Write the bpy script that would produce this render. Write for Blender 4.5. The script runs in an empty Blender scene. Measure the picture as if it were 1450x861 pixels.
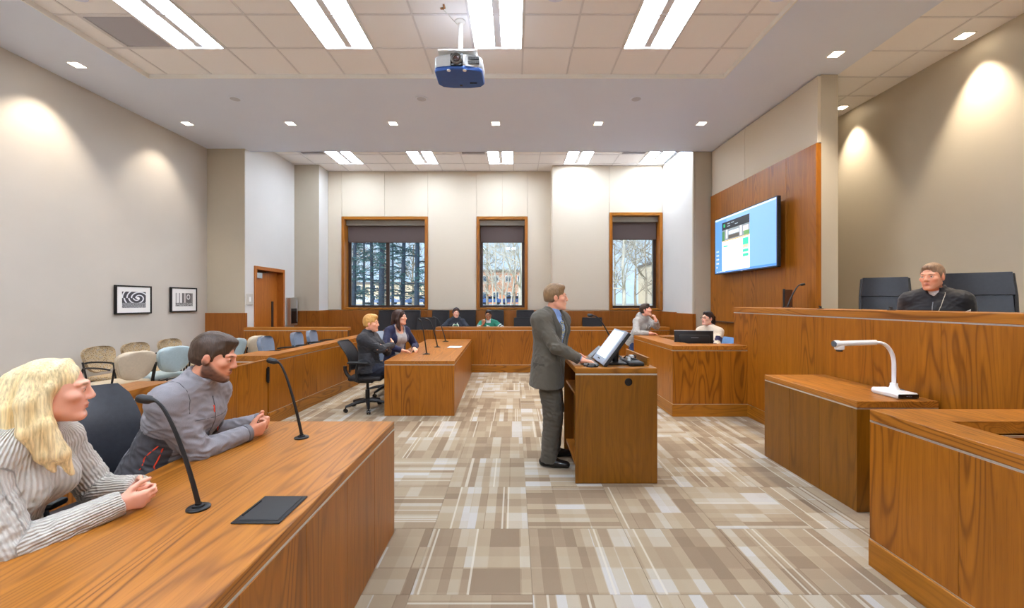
import bpy, bmesh, math, random
import numpy as np
from mathutils import Vector, Matrix

# ------------------------------------------------------------------ scene, camera, world, sun, exposure
SC = bpy.context.scene
COL = SC.collection
RND = random.Random(7)
PI = math.pi
FPX = 595.0                      # focal length in pixels of a 1450 x 861 frame
cam_data = bpy.data.cameras.new('camera')
cam_data.sensor_fit = 'HORIZONTAL'
cam_data.sensor_width = 36.0
cam_data.lens = 36.0 * FPX / 1450.0
cam_data.shift_x = -3.0 / 1450.0
cam_data.shift_y = -2.5 / 1450.0
cam_data.clip_start = 0.05
cam_data.clip_end = 600
cam = bpy.data.objects.new('camera', cam_data)
COL.objects.link(cam)
cam.location = (0, 0, 1.6)
cam.rotation_euler = (PI / 2, 0, 0)
SC.camera = cam

world = bpy.data.worlds.new('sky')
SC.world = world
world.use_nodes = True
bg = world.node_tree.nodes['Background']
bg.inputs[0].default_value = (0.62, 0.80, 1.0, 1)
bg.inputs[1].default_value = 0.90

sun_d = bpy.data.lights.new('sun', 'SUN')
sun_d.energy = 3.0
sun_d.angle = 0.01
sun_d.color = (1.0, 0.93, 0.82)
sun_o = bpy.data.objects.new('sun', sun_d)
COL.objects.link(sun_o)
sun_o.rotation_euler = (math.radians(52), 0, math.radians(-28))

SC.view_settings.view_transform = 'Standard'
SC.view_settings.look = 'None'
SC.view_settings.gamma = 1.0
SC.view_settings.exposure = 0.62
SC.view_settings.use_curve_mapping = False
SC.cycles.use_denoising = True
SC.cycles.max_bounces = 10
SC.cycles.diffuse_bounces = 8
SC.cycles.sample_clamp_indirect = 8.0
TROFFER_L = 18.5                 # radiance of the fluorescent troffers
SPOT_W = 100.0                    # watts of a recessed downlight

# ------------------------------------------------------------------ helpers: materials
def lin(*c):
    out = []
    for v in c:
        v = v / 255.0
        out.append(v / 12.92 if v <= 0.04045 else ((v + 0.055) / 1.055) ** 2.4)
    return tuple(out)

class NT:
    def __init__(self, name):
        self.m = bpy.data.materials.new(name)
        self.m.use_nodes = True
        self.t = self.m.node_tree
        self.b = self.t.nodes['Principled BSDF']
        self.out = self.t.nodes['Material Output']
    def n(self, kind, **kw):
        x = self.t.nodes.new(kind)
        for k, v in kw.items():
            if isinstance(v, tuple) and k == 'inp':
                pass
            setattr(x, k, v)
        return x
    def l(self, a, b):
        self.t.links.new(a, b)
    def math(self, op, a, b=None, c=None):
        x = self.n('ShaderNodeMath', operation=op)
        for i, v in enumerate((a, b, c)):
            if v is None: continue
            if isinstance(v, (int, float)): x.inputs[i].default_value = v
            else: self.l(v, x.inputs[i])
        return x.outputs[0]
    def vmath(self, op, a, b=None):
        x = self.n('ShaderNodeVectorMath', operation=op)
        for i, v in enumerate((a, b)):
            if v is None: continue
            if isinstance(v, tuple): x.inputs[i].default_value = v
            else: self.l(v, x.inputs[i])
        return x.outputs[0]
    def noise(self, vec, scale, detail=2, rough=0.5, dist=0.0):
        x = self.n('ShaderNodeTexNoise')
        x.inputs['Scale'].default_value = scale
        x.inputs['Detail'].default_value = detail
        x.inputs['Roughness'].default_value = rough
        x.inputs['Distortion'].default_value = dist
        if vec is not None: self.l(vec, x.inputs['Vector'])
        return x.outputs['Fac']
    def ramp(self, fac, stops, interp='LINEAR'):
        x = self.n('ShaderNodeValToRGB')
        x.color_ramp.interpolation = interp
        el = x.color_ramp.elements
        while len(el) < len(stops): el.new(0.5)
        for e, (p, c) in zip(el, stops):
            e.position = p
            e.color = (*c, 1) if len(c) == 3 else c
        self.l(fac, x.inputs[0])
        return x.outputs[0]
    def mix(self, fac, a, b, mode='MIX'):
        x = self.n('ShaderNodeMix', data_type='RGBA', blend_type=mode)
        for s, v in ((x.inputs[0], fac), (x.inputs[6], a), (x.inputs[7], b)):
            if isinstance(v, (int, float)): s.default_value = v
            elif isinstance(v, tuple): s.default_value = (*v, 1) if len(v) == 3 else v
            else: self.l(v, s)
        return x.outputs[2]
    def bump(self, h, strength=0.2, dist=0.002):
        x = self.n('ShaderNodeBump')
        x.inputs['Strength'].default_value = strength
        x.inputs['Distance'].default_value = dist
        self.l(h, x.inputs['Height'])
        self.l(x.outputs[0], self.b.inputs['Normal'])
    def obj(self):
        return self.n('ShaderNodeTexCoord').outputs['Object']
    def rnd(self):
        return self.n('ShaderNodeObjectInfo').outputs['Random']
    def attr(self, name):
        x = self.n('ShaderNodeAttribute'); x.attribute_name = name
        return x

def pbr(name, col, rough=0.5, metal=0.0, spec=0.5, nscale=0, namp=0.0, bump=0.0, bscale=None, coat=0.0, sheen=0.0):
    k = NT(name)
    b = k.b
    b.inputs['Roughness'].default_value = rough
    b.inputs['Metallic'].default_value = metal
    b.inputs['Specular IOR Level'].default_value = spec
    if coat:
        b.inputs['Coat Weight'].default_value = coat
        b.inputs['Coat Roughness'].default_value = 0.2
    if sheen:
        b.inputs['Sheen Weight'].default_value = sheen
    if nscale and namp:
        f = k.noise(k.obj(), nscale, 3)
        lo = tuple(max(0, c * (1 - namp)) for c in col); hi = tuple(min(1, c * (1 + namp)) for c in col)
        k.l(k.ramp(f, [(0.3, lo), (0.7, hi)]), b.inputs['Base Color'])
    else:
        b.inputs['Base Color'].default_value = (*col, 1)
    if bump:
        k.bump(k.noise(k.obj(), bscale or nscale or 200, 2), bump, 0.002)
    return k.m

def emit(name, col, s):
    k = NT(name)
    k.b.inputs['Base Color'].default_value = (*[min(1, c) for c in col], 1)
    k.b.inputs['Emission Color'].default_value = (*col, 1)
    k.b.inputs['Emission Strength'].default_value = s
    k.b.inputs['Roughness'].default_value = 0.4
    return k.m

def wood(name, axis, light, dark, figure=0.55, rough=0.34, per=56.0, stretch=0.14, mmin=0.2):
    """oak veneer: cathedral figure from contour lines of stretched noise, plus fine pores along the grain"""
    k = NT(name)
    co = k.obj()
    r = k.rnd()
    off = k.n('ShaderNodeCombineXYZ')
    k.l(k.math('MULTIPLY', r, 37.0), off.inputs[0]); k.l(k.math('MULTIPLY', r, 53.0), off.inputs[1]); k.l(k.math('MULTIPLY', r, 71.0), off.inputs[2])
    p = k.vmath('ADD', co, off.outputs[0])
    sc = [1.0, 1.0, 1.0]; sc[axis] = stretch
    pl = k.vmath('MULTIPLY', p, tuple(sc))
    n1 = k.noise(pl, 3.4, 1.5, 0.45, 0.15)
    cont = k.math('SINE', k.math('MULTIPLY', n1, per * 2.2))
    cont = k.math('MULTIPLY_ADD', cont, 0.5, 0.5)
    cont = k.math('POWER', cont, 3.6)
    sm = [2.6, 2.6, 2.6]; sm[axis] = 0.35
    msk = k.noise(k.vmath('MULTIPLY', p, tuple(sm)), 1.0, 1)
    cont = k.math('MULTIPLY', cont, k.math('MULTIPLY_ADD', k.math('SMOOTH_MIN', k.math('MAXIMUM', k.math('MULTIPLY_ADD', msk, 6.0, -2.7), 0.0), 1.0, 0.1), 1.0 - mmin, mmin))
    sf = [170.0, 170.0, 170.0]; sf[axis] = 5.0
    fib = k.noise(k.vmath('MULTIPLY', p, tuple(sf)), 1.0, 2, 0.6)
    sg = [26.0, 26.0, 26.0]; sg[axis] = 0.5
    strk = k.noise(k.vmath('MULTIPLY', p, tuple(sg)), 1.0, 3, 0.6)
    big = k.noise(p, 1.3, 1)
    mid = tuple((a + b) * 0.5 for a, b in zip(light, dark))
    base = k.ramp(strk, [(0.25, mid), (0.75, light)])
    fig = k.math('MULTIPLY', k.math('MULTIPLY', cont, figure), k.math('MULTIPLY_ADD', fib, 1.1, 0.35))
    c = k.mix(fig, base, dark)
    pore = k.ramp(fib, [(0.30, (0.72, 0.68, 0.62)), (0.46, (1, 1, 1))])
    c = k.mix(0.75, c, pore, 'MULTIPLY')
    c = k.mix(0.35, c, k.ramp(big, [(0.3, (0.78, 0.76, 0.74)), (0.7, (1.15, 1.15, 1.12))]), 'MULTIPLY')
    k.l(c, k.b.inputs['Base Color'])
    k.b.inputs['Roughness'].default_value = rough
    k.b.inputs['Specular IOR Level'].default_value = 0.42
    k.bump(fib, 0.06, 0.001)
    return k.m

def glass(name, tint=(0.93, 0.97, 1.0)):
    k = NT(name)
    tr = k.n('ShaderNodeBsdfTransparent'); tr.inputs[0].default_value = (*tint, 1)
    gl = k.n('ShaderNodeBsdfGlossy'); gl.inputs[1].default_value = 0.02
    mx = k.n('ShaderNodeMixShader'); mx.inputs[0].default_value = 0.025
    k.l(tr.outputs[0], mx.inputs[1]); k.l(gl.outputs[0], mx.inputs[2]); k.l(mx.outputs[0], k.out.inputs[0])
    return k.m

M = {}
OAK_L = lin(190, 108, 36); OAK_D = lin(120, 62, 16)
M['oak_v'] = wood('oak_veneer_upright', 2, lin(176, 107, 25), lin(106, 57, 7), 0.8)
M['oak_x'] = wood('oak_across', 0, lin(184, 117, 36), lin(118, 67, 13))
M['oak_y'] = wood('oak_along', 1, lin(190, 121, 40), lin(114, 62, 14), 0.95, 0.36, 84.0, 0.085, 0.6)
M['oak_x2'] = wood('oak_solid_across', 0, lin(180, 115, 29), lin(108, 62, 9), 0.8)
M['oak_y2'] = wood('oak_solid_along', 1, lin(180, 115, 29), lin(108, 62, 9), 0.8)
M['oak_dark'] = wood('oak_veneer_lectern', 2, lin(140, 88, 15), lin(92, 53, 6), 0.6)
M['oak_door'] = wood('oak_veneer_door', 2, lin(190, 112, 40), lin(146, 78, 22), 0.3)
M['wain'] = wood('oak_wainscot', 2, lin(164, 97, 31), lin(112, 60, 15), 0.5)
M['core'] = pbr('casework_core', lin(70, 42, 18), 0.6)
M['alu'] = pbr('brushed_aluminium', (0.72, 0.73, 0.75), 0.32, 0.9, nscale=60, namp=0.05)
M['steel'] = pbr('stainless_steel', (0.62, 0.60, 0.57), 0.3, 0.95, nscale=40, namp=0.06)
M['paint'] = pbr('greige_wall_paint', lin(198, 192, 183), 0.55, nscale=3, namp=0.015, bump=0.03, bscale=260)
M['paint_dk'] = pbr('taupe_wall_paint', lin(190, 180, 161), 0.55, nscale=3, namp=0.015, bump=0.03, bscale=260)
M['paint_wh'] = pbr('white_wall_paint', lin(214, 212, 208), 0.55, nscale=3, namp=0.01)
M['fabric_panel'] = pbr('cream_fabric_panel', lin(211, 199, 179), 0.85, nscale=300, namp=0.05, bump=0.08, bscale=500)
M['soffit'] = pbr('white_gypsum', lin(224, 234, 255), 0.7, nscale=2, namp=0.01)
M['tile'] = pbr('mineral_ceiling_tile', lin(248, 248, 254), 0.9, nscale=350, namp=0.06, bump=0.12, bscale=420)
M['tbar'] = pbr('white_grid_bar', lin(225, 225, 230), 0.4)
M['white'] = pbr('white_enamel', lin(238, 238, 236), 0.35, nscale=5, namp=0.01)
M['plastic_wh'] = pbr('white_plastic', lin(236, 236, 234), 0.3, nscale=8, namp=0.01)
M['black'] = pbr('black_plastic', lin(28, 28, 30), 0.42, nscale=30, namp=0.1)
M['black_gl'] = pbr('gloss_black_plastic', lin(18, 18, 20), 0.15, nscale=30, namp=0.1)
M['blackmetal'] = pbr('black_painted_metal', lin(30, 30, 31), 0.35, 0.4, nscale=30, namp=0.1)
M['mesh'] = pbr('black_mesh_fabric', lin(34, 30, 32), 0.7, nscale=150, namp=0.3, bump=0.3, bscale=300)
M['leather'] = pbr('black_leather', lin(44, 46, 52), 0.38, nscale=40, namp=0.12, bump=0.15, bscale=160)
M['leather_gr'] = pbr('grey_blue_vinyl', lin(126, 138, 156), 0.4, nscale=40, namp=0.06, bump=0.1, bscale=160)
M['beige'] = pbr('beige_vinyl', lin(196, 182, 160), 0.45, nscale=40, namp=0.05, bump=0.1, bscale=160)
M['paleblue'] = pbr('pale_blue_vinyl', lin(168, 188, 194), 0.42, nscale=40, namp=0.05, bump=0.1, bscale=160)
M['bluefab'] = pbr('blue_upholstery', lin(92, 136, 190), 0.6, nscale=40, namp=0.08, bump=0.1, bscale=200)
def pattern_fabric():
    k = NT('speckled_tan_fabric')
    v = k.n('ShaderNodeTexVoronoi'); v.inputs['Scale'].default_value = 55; k.l(k.obj(), v.inputs['Vector'])
    k.l(k.ramp(v.outputs['Distance'], [(0.25, lin(120, 98, 70)), (0.5, lin(190, 166, 126)), (0.8, lin(150, 140, 128))]), k.b.inputs['Base Color'])
    k.b.inputs['Roughness'].default_value = 0.8
    return k.m
M['pattern'] = pattern_fabric()
M['glass'] = glass('window_glass')
M['shade'] = pbr('brown_roller_shade', lin(84, 70, 66), 0.8, nscale=200, namp=0.15)
M['cassette'] = pbr('grey_shade_cassette', lin(150, 145, 132), 0.4, 0.2, nscale=20, namp=0.03)
M['bronze'] = pbr('dark_bronze_frame', lin(70, 56, 50), 0.35, 0.5, nscale=20, namp=0.05)

def carpet(name, plaid):
    k = NT(name)
    co = k.obj(); r = k.rnd()
    s = k.n('ShaderNodeSeparateXYZ'); k.l(co, s.inputs[0])
    def cell(v, w, o): return k.math('FLOOR', k.math('MULTIPLY_ADD', v, 1.0 / w, o))
    def wn(a, b, z):
        c = k.n('ShaderNodeCombineXYZ')
        for i, v in enumerate((a, b, z)):
            if isinstance(v, (int, float)): c.inputs[i].default_value = v
            else: k.l(v, c.inputs[i])
        x = k.n('ShaderNodeTexWhiteNoise'); x.noise_dimensions = '3D'; k.l(c.outputs[0], x.inputs['Vector'])
        return x.outputs['Value']
    rz = k.math('MULTIPLY', r, 91.0)
    fx = k.math('MULTIPLY_ADD', k.math('SINE', k.math('MULTIPLY_ADD', s.outputs[0], 9.0, rz)), 0.035, s.outputs[0])
    a = wn(cell(fx, 0.075, 0.3), 0.5, rz)                                   # long stripes
    b = wn(cell(fx, 0.15, 0.7), cell(s.outputs[1], 0.2233, 0.5), k.math('ADD', rz, 3.0))   # short blocks
    e = wn(cell(s.outputs[1], 0.11, 0.1), 2.5, k.math('ADD', rz, 7.0))      # cross bands
    th = wn(cell(s.outputs[0], 0.013, 0.0), 4.5, k.math('ADD', rz, 11.0))   # thin pale lines
    v = k.math('ADD', k.math('MULTIPLY', a, 0.42), k.math('ADD', k.math('MULTIPLY', b, 0.38), k.math('MULTIPLY', e, 0.20)))
    c = k.ramp(v, [(0.20, lin(138, 119, 98)), (0.38, lin(155, 136, 113)), (0.54, lin(168, 151, 126)), (0.70, lin(178, 166, 147)), (0.86, lin(186, 182, 176))])
    c = k.mix(k.math('MULTIPLY', k.math('GREATER_THAN', th, 0.965), 0.6), c, lin(206, 198, 180))
    sp = k.noise(co, 420, 2, 0.6)
    c = k.mix(0.55, c, k.ramp(sp, [(0.3, (0.62, 0.60, 0.58)), (0.7, (1.25, 1.25, 1.25))]), 'MULTIPLY')
    if not plaid: c = lin(170, 151, 127)
    if plaid: k.l(c, k.b.inputs['Base Color'])
    else: k.b.inputs['Base Color'].default_value = (*c, 1)
    k.b.inputs['Roughness'].default_value = 0.95
    k.b.inputs['Specular IOR Level'].default_value = 0.1
    k.bump(sp, 0.5, 0.004)
    return k.m
M['carpet'] = carpet('plaid_carpet_tile', True)
M['carpet_base'] = carpet('plain_carpet', False)
M['lamp'] = emit('fluorescent_diffuser', (0.85, 0.96, 1.13), TROFFER_L)
M['downlamp'] = emit('warm_downlight_lens', (1.0, 0.86, 0.66), 14.0)

# ------------------------------------------------------------------ helpers: meshes
def nrm(v):
    v = Vector(v); return v.normalized() if v.length > 1e-9 else v

class MB:
    """collects boxes, prisms, tubes, lathes ... into ONE mesh"""
    def __init__(self):
        self.v = []; self.f = []; self.mi = []; self.m = 0
    def add(self, vs, fs):
        o = len(self.v)
        self.v += [tuple(p) for p in vs]
        self.f += [tuple(i + o for i in f) for f in fs]
        self.mi += [self.m] * len(fs)
        return self
    def mat(self, i):
        self.m = i; return self
    def box(self, x0, x1, y0, y1, z0, z1):
        vs = [(x, y, z) for z in (z0, z1) for y in (y0, y1) for x in (x0, x1)]
        return self.add(vs, [(0, 2, 3, 1), (4, 5, 7, 6), (0, 1, 5, 4), (2, 6, 7, 3), (0, 4, 6, 2), (1, 3, 7, 5)])
    def rbox(self, x0, x1, y0, y1, z0, z1, b=0.004, seg=1):
        bm = bmesh.new()
        bmesh.ops.create_cube(bm, size=1)
        for v in bm.verts:
            v.co = ((x0 + x1) / 2 + v.co.x * (x1 - x0), (y0 + y1) / 2 + v.co.y * (y1 - y0), (z0 + z1) / 2 + v.co.z * (z1 - z0))
        bmesh.ops.bevel(bm, geom=bm.edges[:], offset=min(b, 0.45 * min(x1 - x0, y1 - y0, z1 - z0)), segments=seg, affect='EDGES', profile=0.5)
        return self._bm(bm)
    def _bm(self, bm, mw=None):
        bm.verts.index_update()
        vs = [(mw @ v.co if mw else v.co.copy()) for v in bm.verts]
        self.add(vs, [tuple(v.index for v in f.verts) for f in bm.faces])
        bm.free(); return self
    def obox(self, c, ax, half, b=0.0, seg=1):
        """box with centre, three axes (unit) and half sizes"""
        t = MB()
        if b: t.rbox(-half[0], half[0], -half[1], half[1], -half[2], half[2], b, seg)
        else: t.box(-half[0], half[0], -half[1], half[1], -half[2], half[2])
        c = Vector(c); a = [Vector(x) for x in ax]
        return self.add([c + a[0] * p[0] + a[1] * p[1] + a[2] * p[2] for p in t.v], t.f)
    def prism(self, poly, z0, z1):
        n = len(poly)
        ar = sum(poly[i][0] * poly[(i + 1) % n][1] - poly[(i + 1) % n][0] * poly[i][1] for i in range(n))
        if ar < 0: poly = poly[::-1]
        vs = [(x, y, z0) for x, y in poly] + [(x, y, z1) for x, y in poly]
        fs = [tuple(range(n))[::-1], tuple(range(n, 2 * n))] + [(i, (i + 1) % n, n + (i + 1) % n, n + i) for i in range(n)]
        return self.add(vs, fs)
    def bprism(self, poly, z0, z1, b=0.004):
        t = MB().prism(poly, z0, z1)
        bm = bmesh.new()
        vs = [bm.verts.new(p) for p in t.v]
        for f in t.f: bm.faces.new([vs[i] for i in f])
        bmesh.ops.bevel(bm, geom=bm.edges[:], offset=b, segments=1, affect='EDGES', profile=0.5)
        return self._bm(bm)
    def tube(self, pts, r, n=8, flat=None, caps=True):
        pts = [Vector(p) for p in pts]
        rs = r if isinstance(r, (list, tuple)) else [r] * len(pts)
        vs = []; prev = None
        for i, p in enumerate(pts):
            d = nrm(pts[min(i + 1, len(pts) - 1)] - pts[max(i - 1, 0)])
            if prev is None:
                a = d.cross(Vector((0, 0, 1)))
                if a.length < 1e-3: a = d.cross(Vector((0, 1, 0)))
                a.normalize()
            else:
                a = nrm(prev - d * prev.dot(d))
            prev = a
            b = d.cross(a)
            for j in range(n):
                t = 2 * PI * j / n
                vs.append(p + (a * math.cos(t) + b * math.sin(t) * (flat or 1.0)) * rs[i])
        fs = []
        for i in range(len(pts) - 1):
            for j in range(n):
                fs.append((i * n + j, i * n + (j + 1) % n, (i + 1) * n + (j + 1) % n, (i + 1) * n + j))
        if caps:
            fs.append(tuple(range(n))[::-1]); fs.append(tuple(range((len(pts) - 1) * n, len(pts) * n)))
        return self.add(vs, fs)
    def lathe(self, prof, n=16, c=(0, 0, 0), ax=None):
        """profile of (radius, height) turned about the z axis through c (or about axis ax)"""
        c = Vector(c)
        if ax is None: u, v, w = Vector((1, 0, 0)), Vector((0, 1, 0)), Vector((0, 0, 1))
        else:
            w = nrm(ax); u = w.cross(Vector((0, 0, 1)))
            if u.length < 1e-3: u = Vector((1, 0, 0))
            u.normalize(); v = w.cross(u)
        vs = []; fs = []
        for r, h in prof:
            for j in range(n):
                t = 2 * PI * j / n
                vs.append(c + u * (r * math.cos(t)) + v * (r * math.sin(t)) + w * h)
        for i in range(len(prof) - 1):
            for j in range(n):
                fs.append((i * n + j, i * n + (j + 1) % n, (i + 1) * n + (j + 1) % n, (i + 1) * n + j))
        fs.append(tuple(range(n))[::-1]); fs.append(tuple(range((len(prof) - 1) * n, len(prof) * n)))
        return self.add(vs, fs)
    def ball(self, c, r, n=10, m=6, s=(1, 1, 1)):
        prof = [(max(r * math.sin(PI * i / m), 1e-4), -r * math.cos(PI * i / m)) for i in range(m + 1)]
        t = MB().lathe(prof, n)
        return self.add([(c[0] + p[0] * s[0], c[1] + p[1] * s[1], c[2] + p[2] * s[2]) for p in t.v], t.f)
    def sheet(self, grid, th, nfix=None):
        """a curved sheet (rows of points) given thickness along its normals"""
        R = len(grid); Cn = len(grid[0])
        g = [[Vector(p) for p in row] for row in grid]
        def nm(i, j):
            a = g[min(i + 1, R - 1)][j] - g[max(i - 1, 0)][j]; b = g[i][min(j + 1, Cn - 1)] - g[i][max(j - 1, 0)]
            return nrm(a.cross(b))
        N = [[nrm(nfix) if nfix else nm(i, j) for j in range(Cn)] for i in range(R)]
        vs = [g[i][j] + N[i][j] * (th / 2) for i in range(R) for j in range(Cn)] + [g[i][j] - N[i][j] * (th / 2) for i in range(R) for j in range(Cn)]
        o = R * Cn; fs = []
        for i in range(R - 1):
            for j in range(Cn - 1):
                a, b, c, d = i * Cn + j, i * Cn + j + 1, (i + 1) * Cn + j + 1, (i + 1) * Cn + j
                fs += [(a, d, c, b), (o + a, o + b, o + c, o + d)]
        rim = [(0, j) for j in range(Cn)] + [(i, Cn - 1) for i in range(1, R)] + [(R - 1, j) for j in range(Cn - 2, -1, -1)] + [(i, 0) for i in range(R - 2, 0, -1)]
        for q in range(len(rim)):
            a = rim[q][0] * Cn + rim[q][1]; b = rim[(q + 1) % len(rim)][0] * Cn + rim[(q + 1) % len(rim)][1]
            fs.append((a, b, o + b, o + a))
        return self.add(vs, fs)
    def build(self, name, mats, parent=None, smooth=False, at=None, kind=None, label=None):
        me = bpy.data.meshes.new(name)
        me.from_pydata(self.v, [], self.f)
        for m in (mats if isinstance(mats, (list, tuple)) else [mats]): me.materials.append(m)
        if len(set(self.mi)) > 1 or (self.mi and self.mi[0]): me.polygons.foreach_set('material_index', self.mi)
        if smooth:
            me.polygons.foreach_set('use_smooth', [True] * len(me.polygons))
        bm = bmesh.new(); bm.from_mesh(me); bmesh.ops.recalc_face_normals(bm, faces=bm.faces[:]); bm.to_mesh(me); bm.free()
        if smooth:
            me.set_sharp_from_angle(angle=math.radians(40))
        o = bpy.data.objects.new(name, me)
        COL.objects.link(o)
        if parent is not None:
            o.parent = parent
            if at == 'world':             # coordinates were given in world space, thing is not turned
                r = parent
                off = Vector((0, 0, 0))
                while r is not None:
                    off += r.location; r = r.parent
                o.location = -off
        if kind: o['kind'] = kind
        if label: o['label'] = label
        return o

def thing(name, loc, label, cat, group=None, rz=0.0):
    o = bpy.data.objects.new(name, None); COL.objects.link(o)
    o.empty_display_size = 0.1
    o.location = loc; o.rotation_euler = (0, 0, rz)
    tag(o, label, cat, group)
    return o
def tag(o, label=None, cat=None, group=None, kind=None):
    if label: o['label'] = label
    if cat: o['category'] = cat
    if group: o['group'] = group
    if kind: o['kind'] = kind
    return o
def struct(name, loc=(0, 0, 0), label=None):
    o = bpy.data.objects.new(name, None); COL.objects.link(o)
    o.location = loc; o['kind'] = 'structure'
    if label: o['label'] = label
    return o
def kids(o): return [c for c in ALLKIDS.get(o.name, [])] if False else [c for c in bpy.data.objects if c.parent == o]
def copy_tree(o, parent=None):
    c = o.copy(); COL.objects.link(c)
    if parent is not None: c.parent = parent
    for ch in list(o.children): copy_tree(ch, c)
    return c
def place(o, loc, rz, label=None, group=None):
    o.location = loc; o.rotation_euler = (0, 0, rz)
    if label: o['label'] = label
    if group: o['group'] = group
    return o
def arc(c, r, a0, a1, n, plane='xz'):
    out = []
    for i in range(n + 1):
        t = a0 + (a1 - a0) * i / n
        if plane == 'xz': out.append((c[0] + r * math.cos(t), c[1], c[2] + r * math.sin(t)))
        elif plane == 'yz': out.append((c[0], c[1] + r * math.cos(t), c[2] + r * math.sin(t)))
        else: out.append((c[0] + r * math.cos(t), c[1] + r * math.sin(t), c[2]))
    return out
def bez(p0, p1, p2, p3, n):
    p0, p1, p2, p3 = map(Vector, (p0, p1, p2, p3))
    out = []
    for i in range(n + 1):
        t = i / n; s = 1 - t
        out.append(p0 * s ** 3 + p1 * 3 * s * s * t + p2 * 3 * s * t * t + p3 * t ** 3)
    return out
# ------------------------------------------------------------------ the room
ZS = 4.70        # gypsum soffit
ZT = 4.75        # tiled tray over the well of the court
ZB = 5.00        # tiled ceiling at the window end
ZA = 4.72        # tiled ceiling over the dais
YB = 10.90       # window wall
YB2 = 10.46      # its nearer, right-hand stretch

# floor: carpet in square tiles
floor = MB().box(-6.5, 6.2, -3.8, 11.2, -0.15, -0.007).build('floor', M['carpet_base'], kind='structure')
TS = 0.67
proto = MB().rbox(-TS / 2 + .001, TS / 2 - .001, -TS / 2 + .001, TS / 2 - .001, -0.006, 0.0, 0.0012).build('carpet_tile', M['carpet'], floor)
first = True
for i in range(-5, 6):
    for j in range(0, 13):
        x = 0.1 + TS * (i + .5); y = 1.63 + TS * (j - .5)
        if x > 3.6 or x < -3.3: continue
        o = proto if first else proto.copy()
        if not first: COL.objects.link(o)
        first = False
        o.location = (x, y, 0); o.rotation_euler = (0, 0, PI / 2 * RND.choice((0, 0, 0, 2, 2, 2, 2, 1)))

# left wall and the dais wall (slightly splayed, as the photograph shows them)
wl = MB().prism([(-6.33, -3.6), (-6.20, 8.55), (-6.5, 8.55), (-6.5, -3.6)], 0, ZT).build('wall_left', M['paint'], kind='structure')
wr = MB().prism([(5.60, -3.6), (5.46, 8.2), (5.75, 8.2), (5.75, -3.6)], 0, ZT).build('wall_right', M['paint_dk'], kind='structure')
wf = MB().box(-6.5, 5.75, -3.8, -3.6, 0, ZT).build('wall_front', M['paint'], kind='structure')
we = MB().box(4.41, 5.75, 8.05, 8.2, 0, ZT).build('wall_dais_end', M['paint_dk'], kind='structure')

# alcove with the door: block from the column face (Y 8.5) to the far column (Y 10.4)
DX = -5.44
DY0, DY1, DZ = 8.86, 9.86, 2.29          # door opening
wa = struct('wall_alcove')
mb = MB().box(-6.5, DX, 8.5, DY0 - .06, 0, ZB).box(-6.5, DX, DY1 + .06, YB + .15, 0, ZB).box(-6.5, DX, DY0 - .06, DY1 + .06, DZ + .06, ZB).box(-6.5, DX - .168, DY0 - .06, DY1 + .06, 0, DZ + .06)
mb.build('plaster', M['paint_wh'], wa)
MB().box(-6.2, DX - .002, 8.485, 8.5, 1.38, ZS + .02).build('column_face', M['paint_dk'], wa)
MB().rbox(-6.21, DX + .045, 8.43, 8.5, 0, 1.385).build('wainscot_panel', M['wain'], wa)
wc = struct('wall_column')
MB().box(-6.0, -4.83, 10.4, YB + .15, 0, ZB).build('plaster', M['paint_dk'], wc)
MB().box(-4.83, -4.825, 10.4, YB, 1.40, ZB).build('return_face', M['paint_wh'], wc)
MB().rbox(DX, -5.12, 10.375, 10.4, 0, 1.39).build('wainscot_panel', M['wain'], wc)
MB().rbox(-5.118, -4.805, 10.375, 10.4, 0, 1.39).build('wainscot_panel', M['wain'], wc)
MB().rbox(-4.83, -4.805, 10.4, YB, 0, 1.395).build('wainscot_panel', M['wain'], wc)

# door_1 in the alcove wall
d = struct('door_1', (DX, DY0, 0), 'oak door with wide frame in the left alcove wall')
fr = MB().rbox(DX - .17, DX + .025, DY0 - .075, DY0 + .0, 0, DZ + .075).rbox(DX - .17, DX + .025, DY1, DY1 + .075, 0, DZ + .075).rbox(DX - .17, DX + .025, DY0, DY1, DZ, DZ + .075)
fr.build('door_frame', M['oak_door'], d, at='world')
leaf = MB().rbox(DX - .165, DX - .12, DY0 + .004, DY1 - .004, 0.01, DZ - .004).build('door_leaf', M['oak_door'], d, at='world')
MB().rbox(DX - .12, DX - .105, DY1 - .25, DY1 - .17, .95, 1.62).build('push_plate', M['bronze'], leaf, at='world')
cl = MB().rbox(DX - .12, DX - .065, DY0 + .02, DY0 + .33, 2.12, 2.24).build('door_closer', M['alu'], d, at='world', label='silver door closer box')
MB().tube([(DX - .09, DY0 + .18, 2.25), (DX - .04, DY0 + .42, 2.265), (DX - .10, DY0 + .6, 2.27)], .012, 6).build('closer_arm', M['blackmetal'], cl, at='world')

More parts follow.
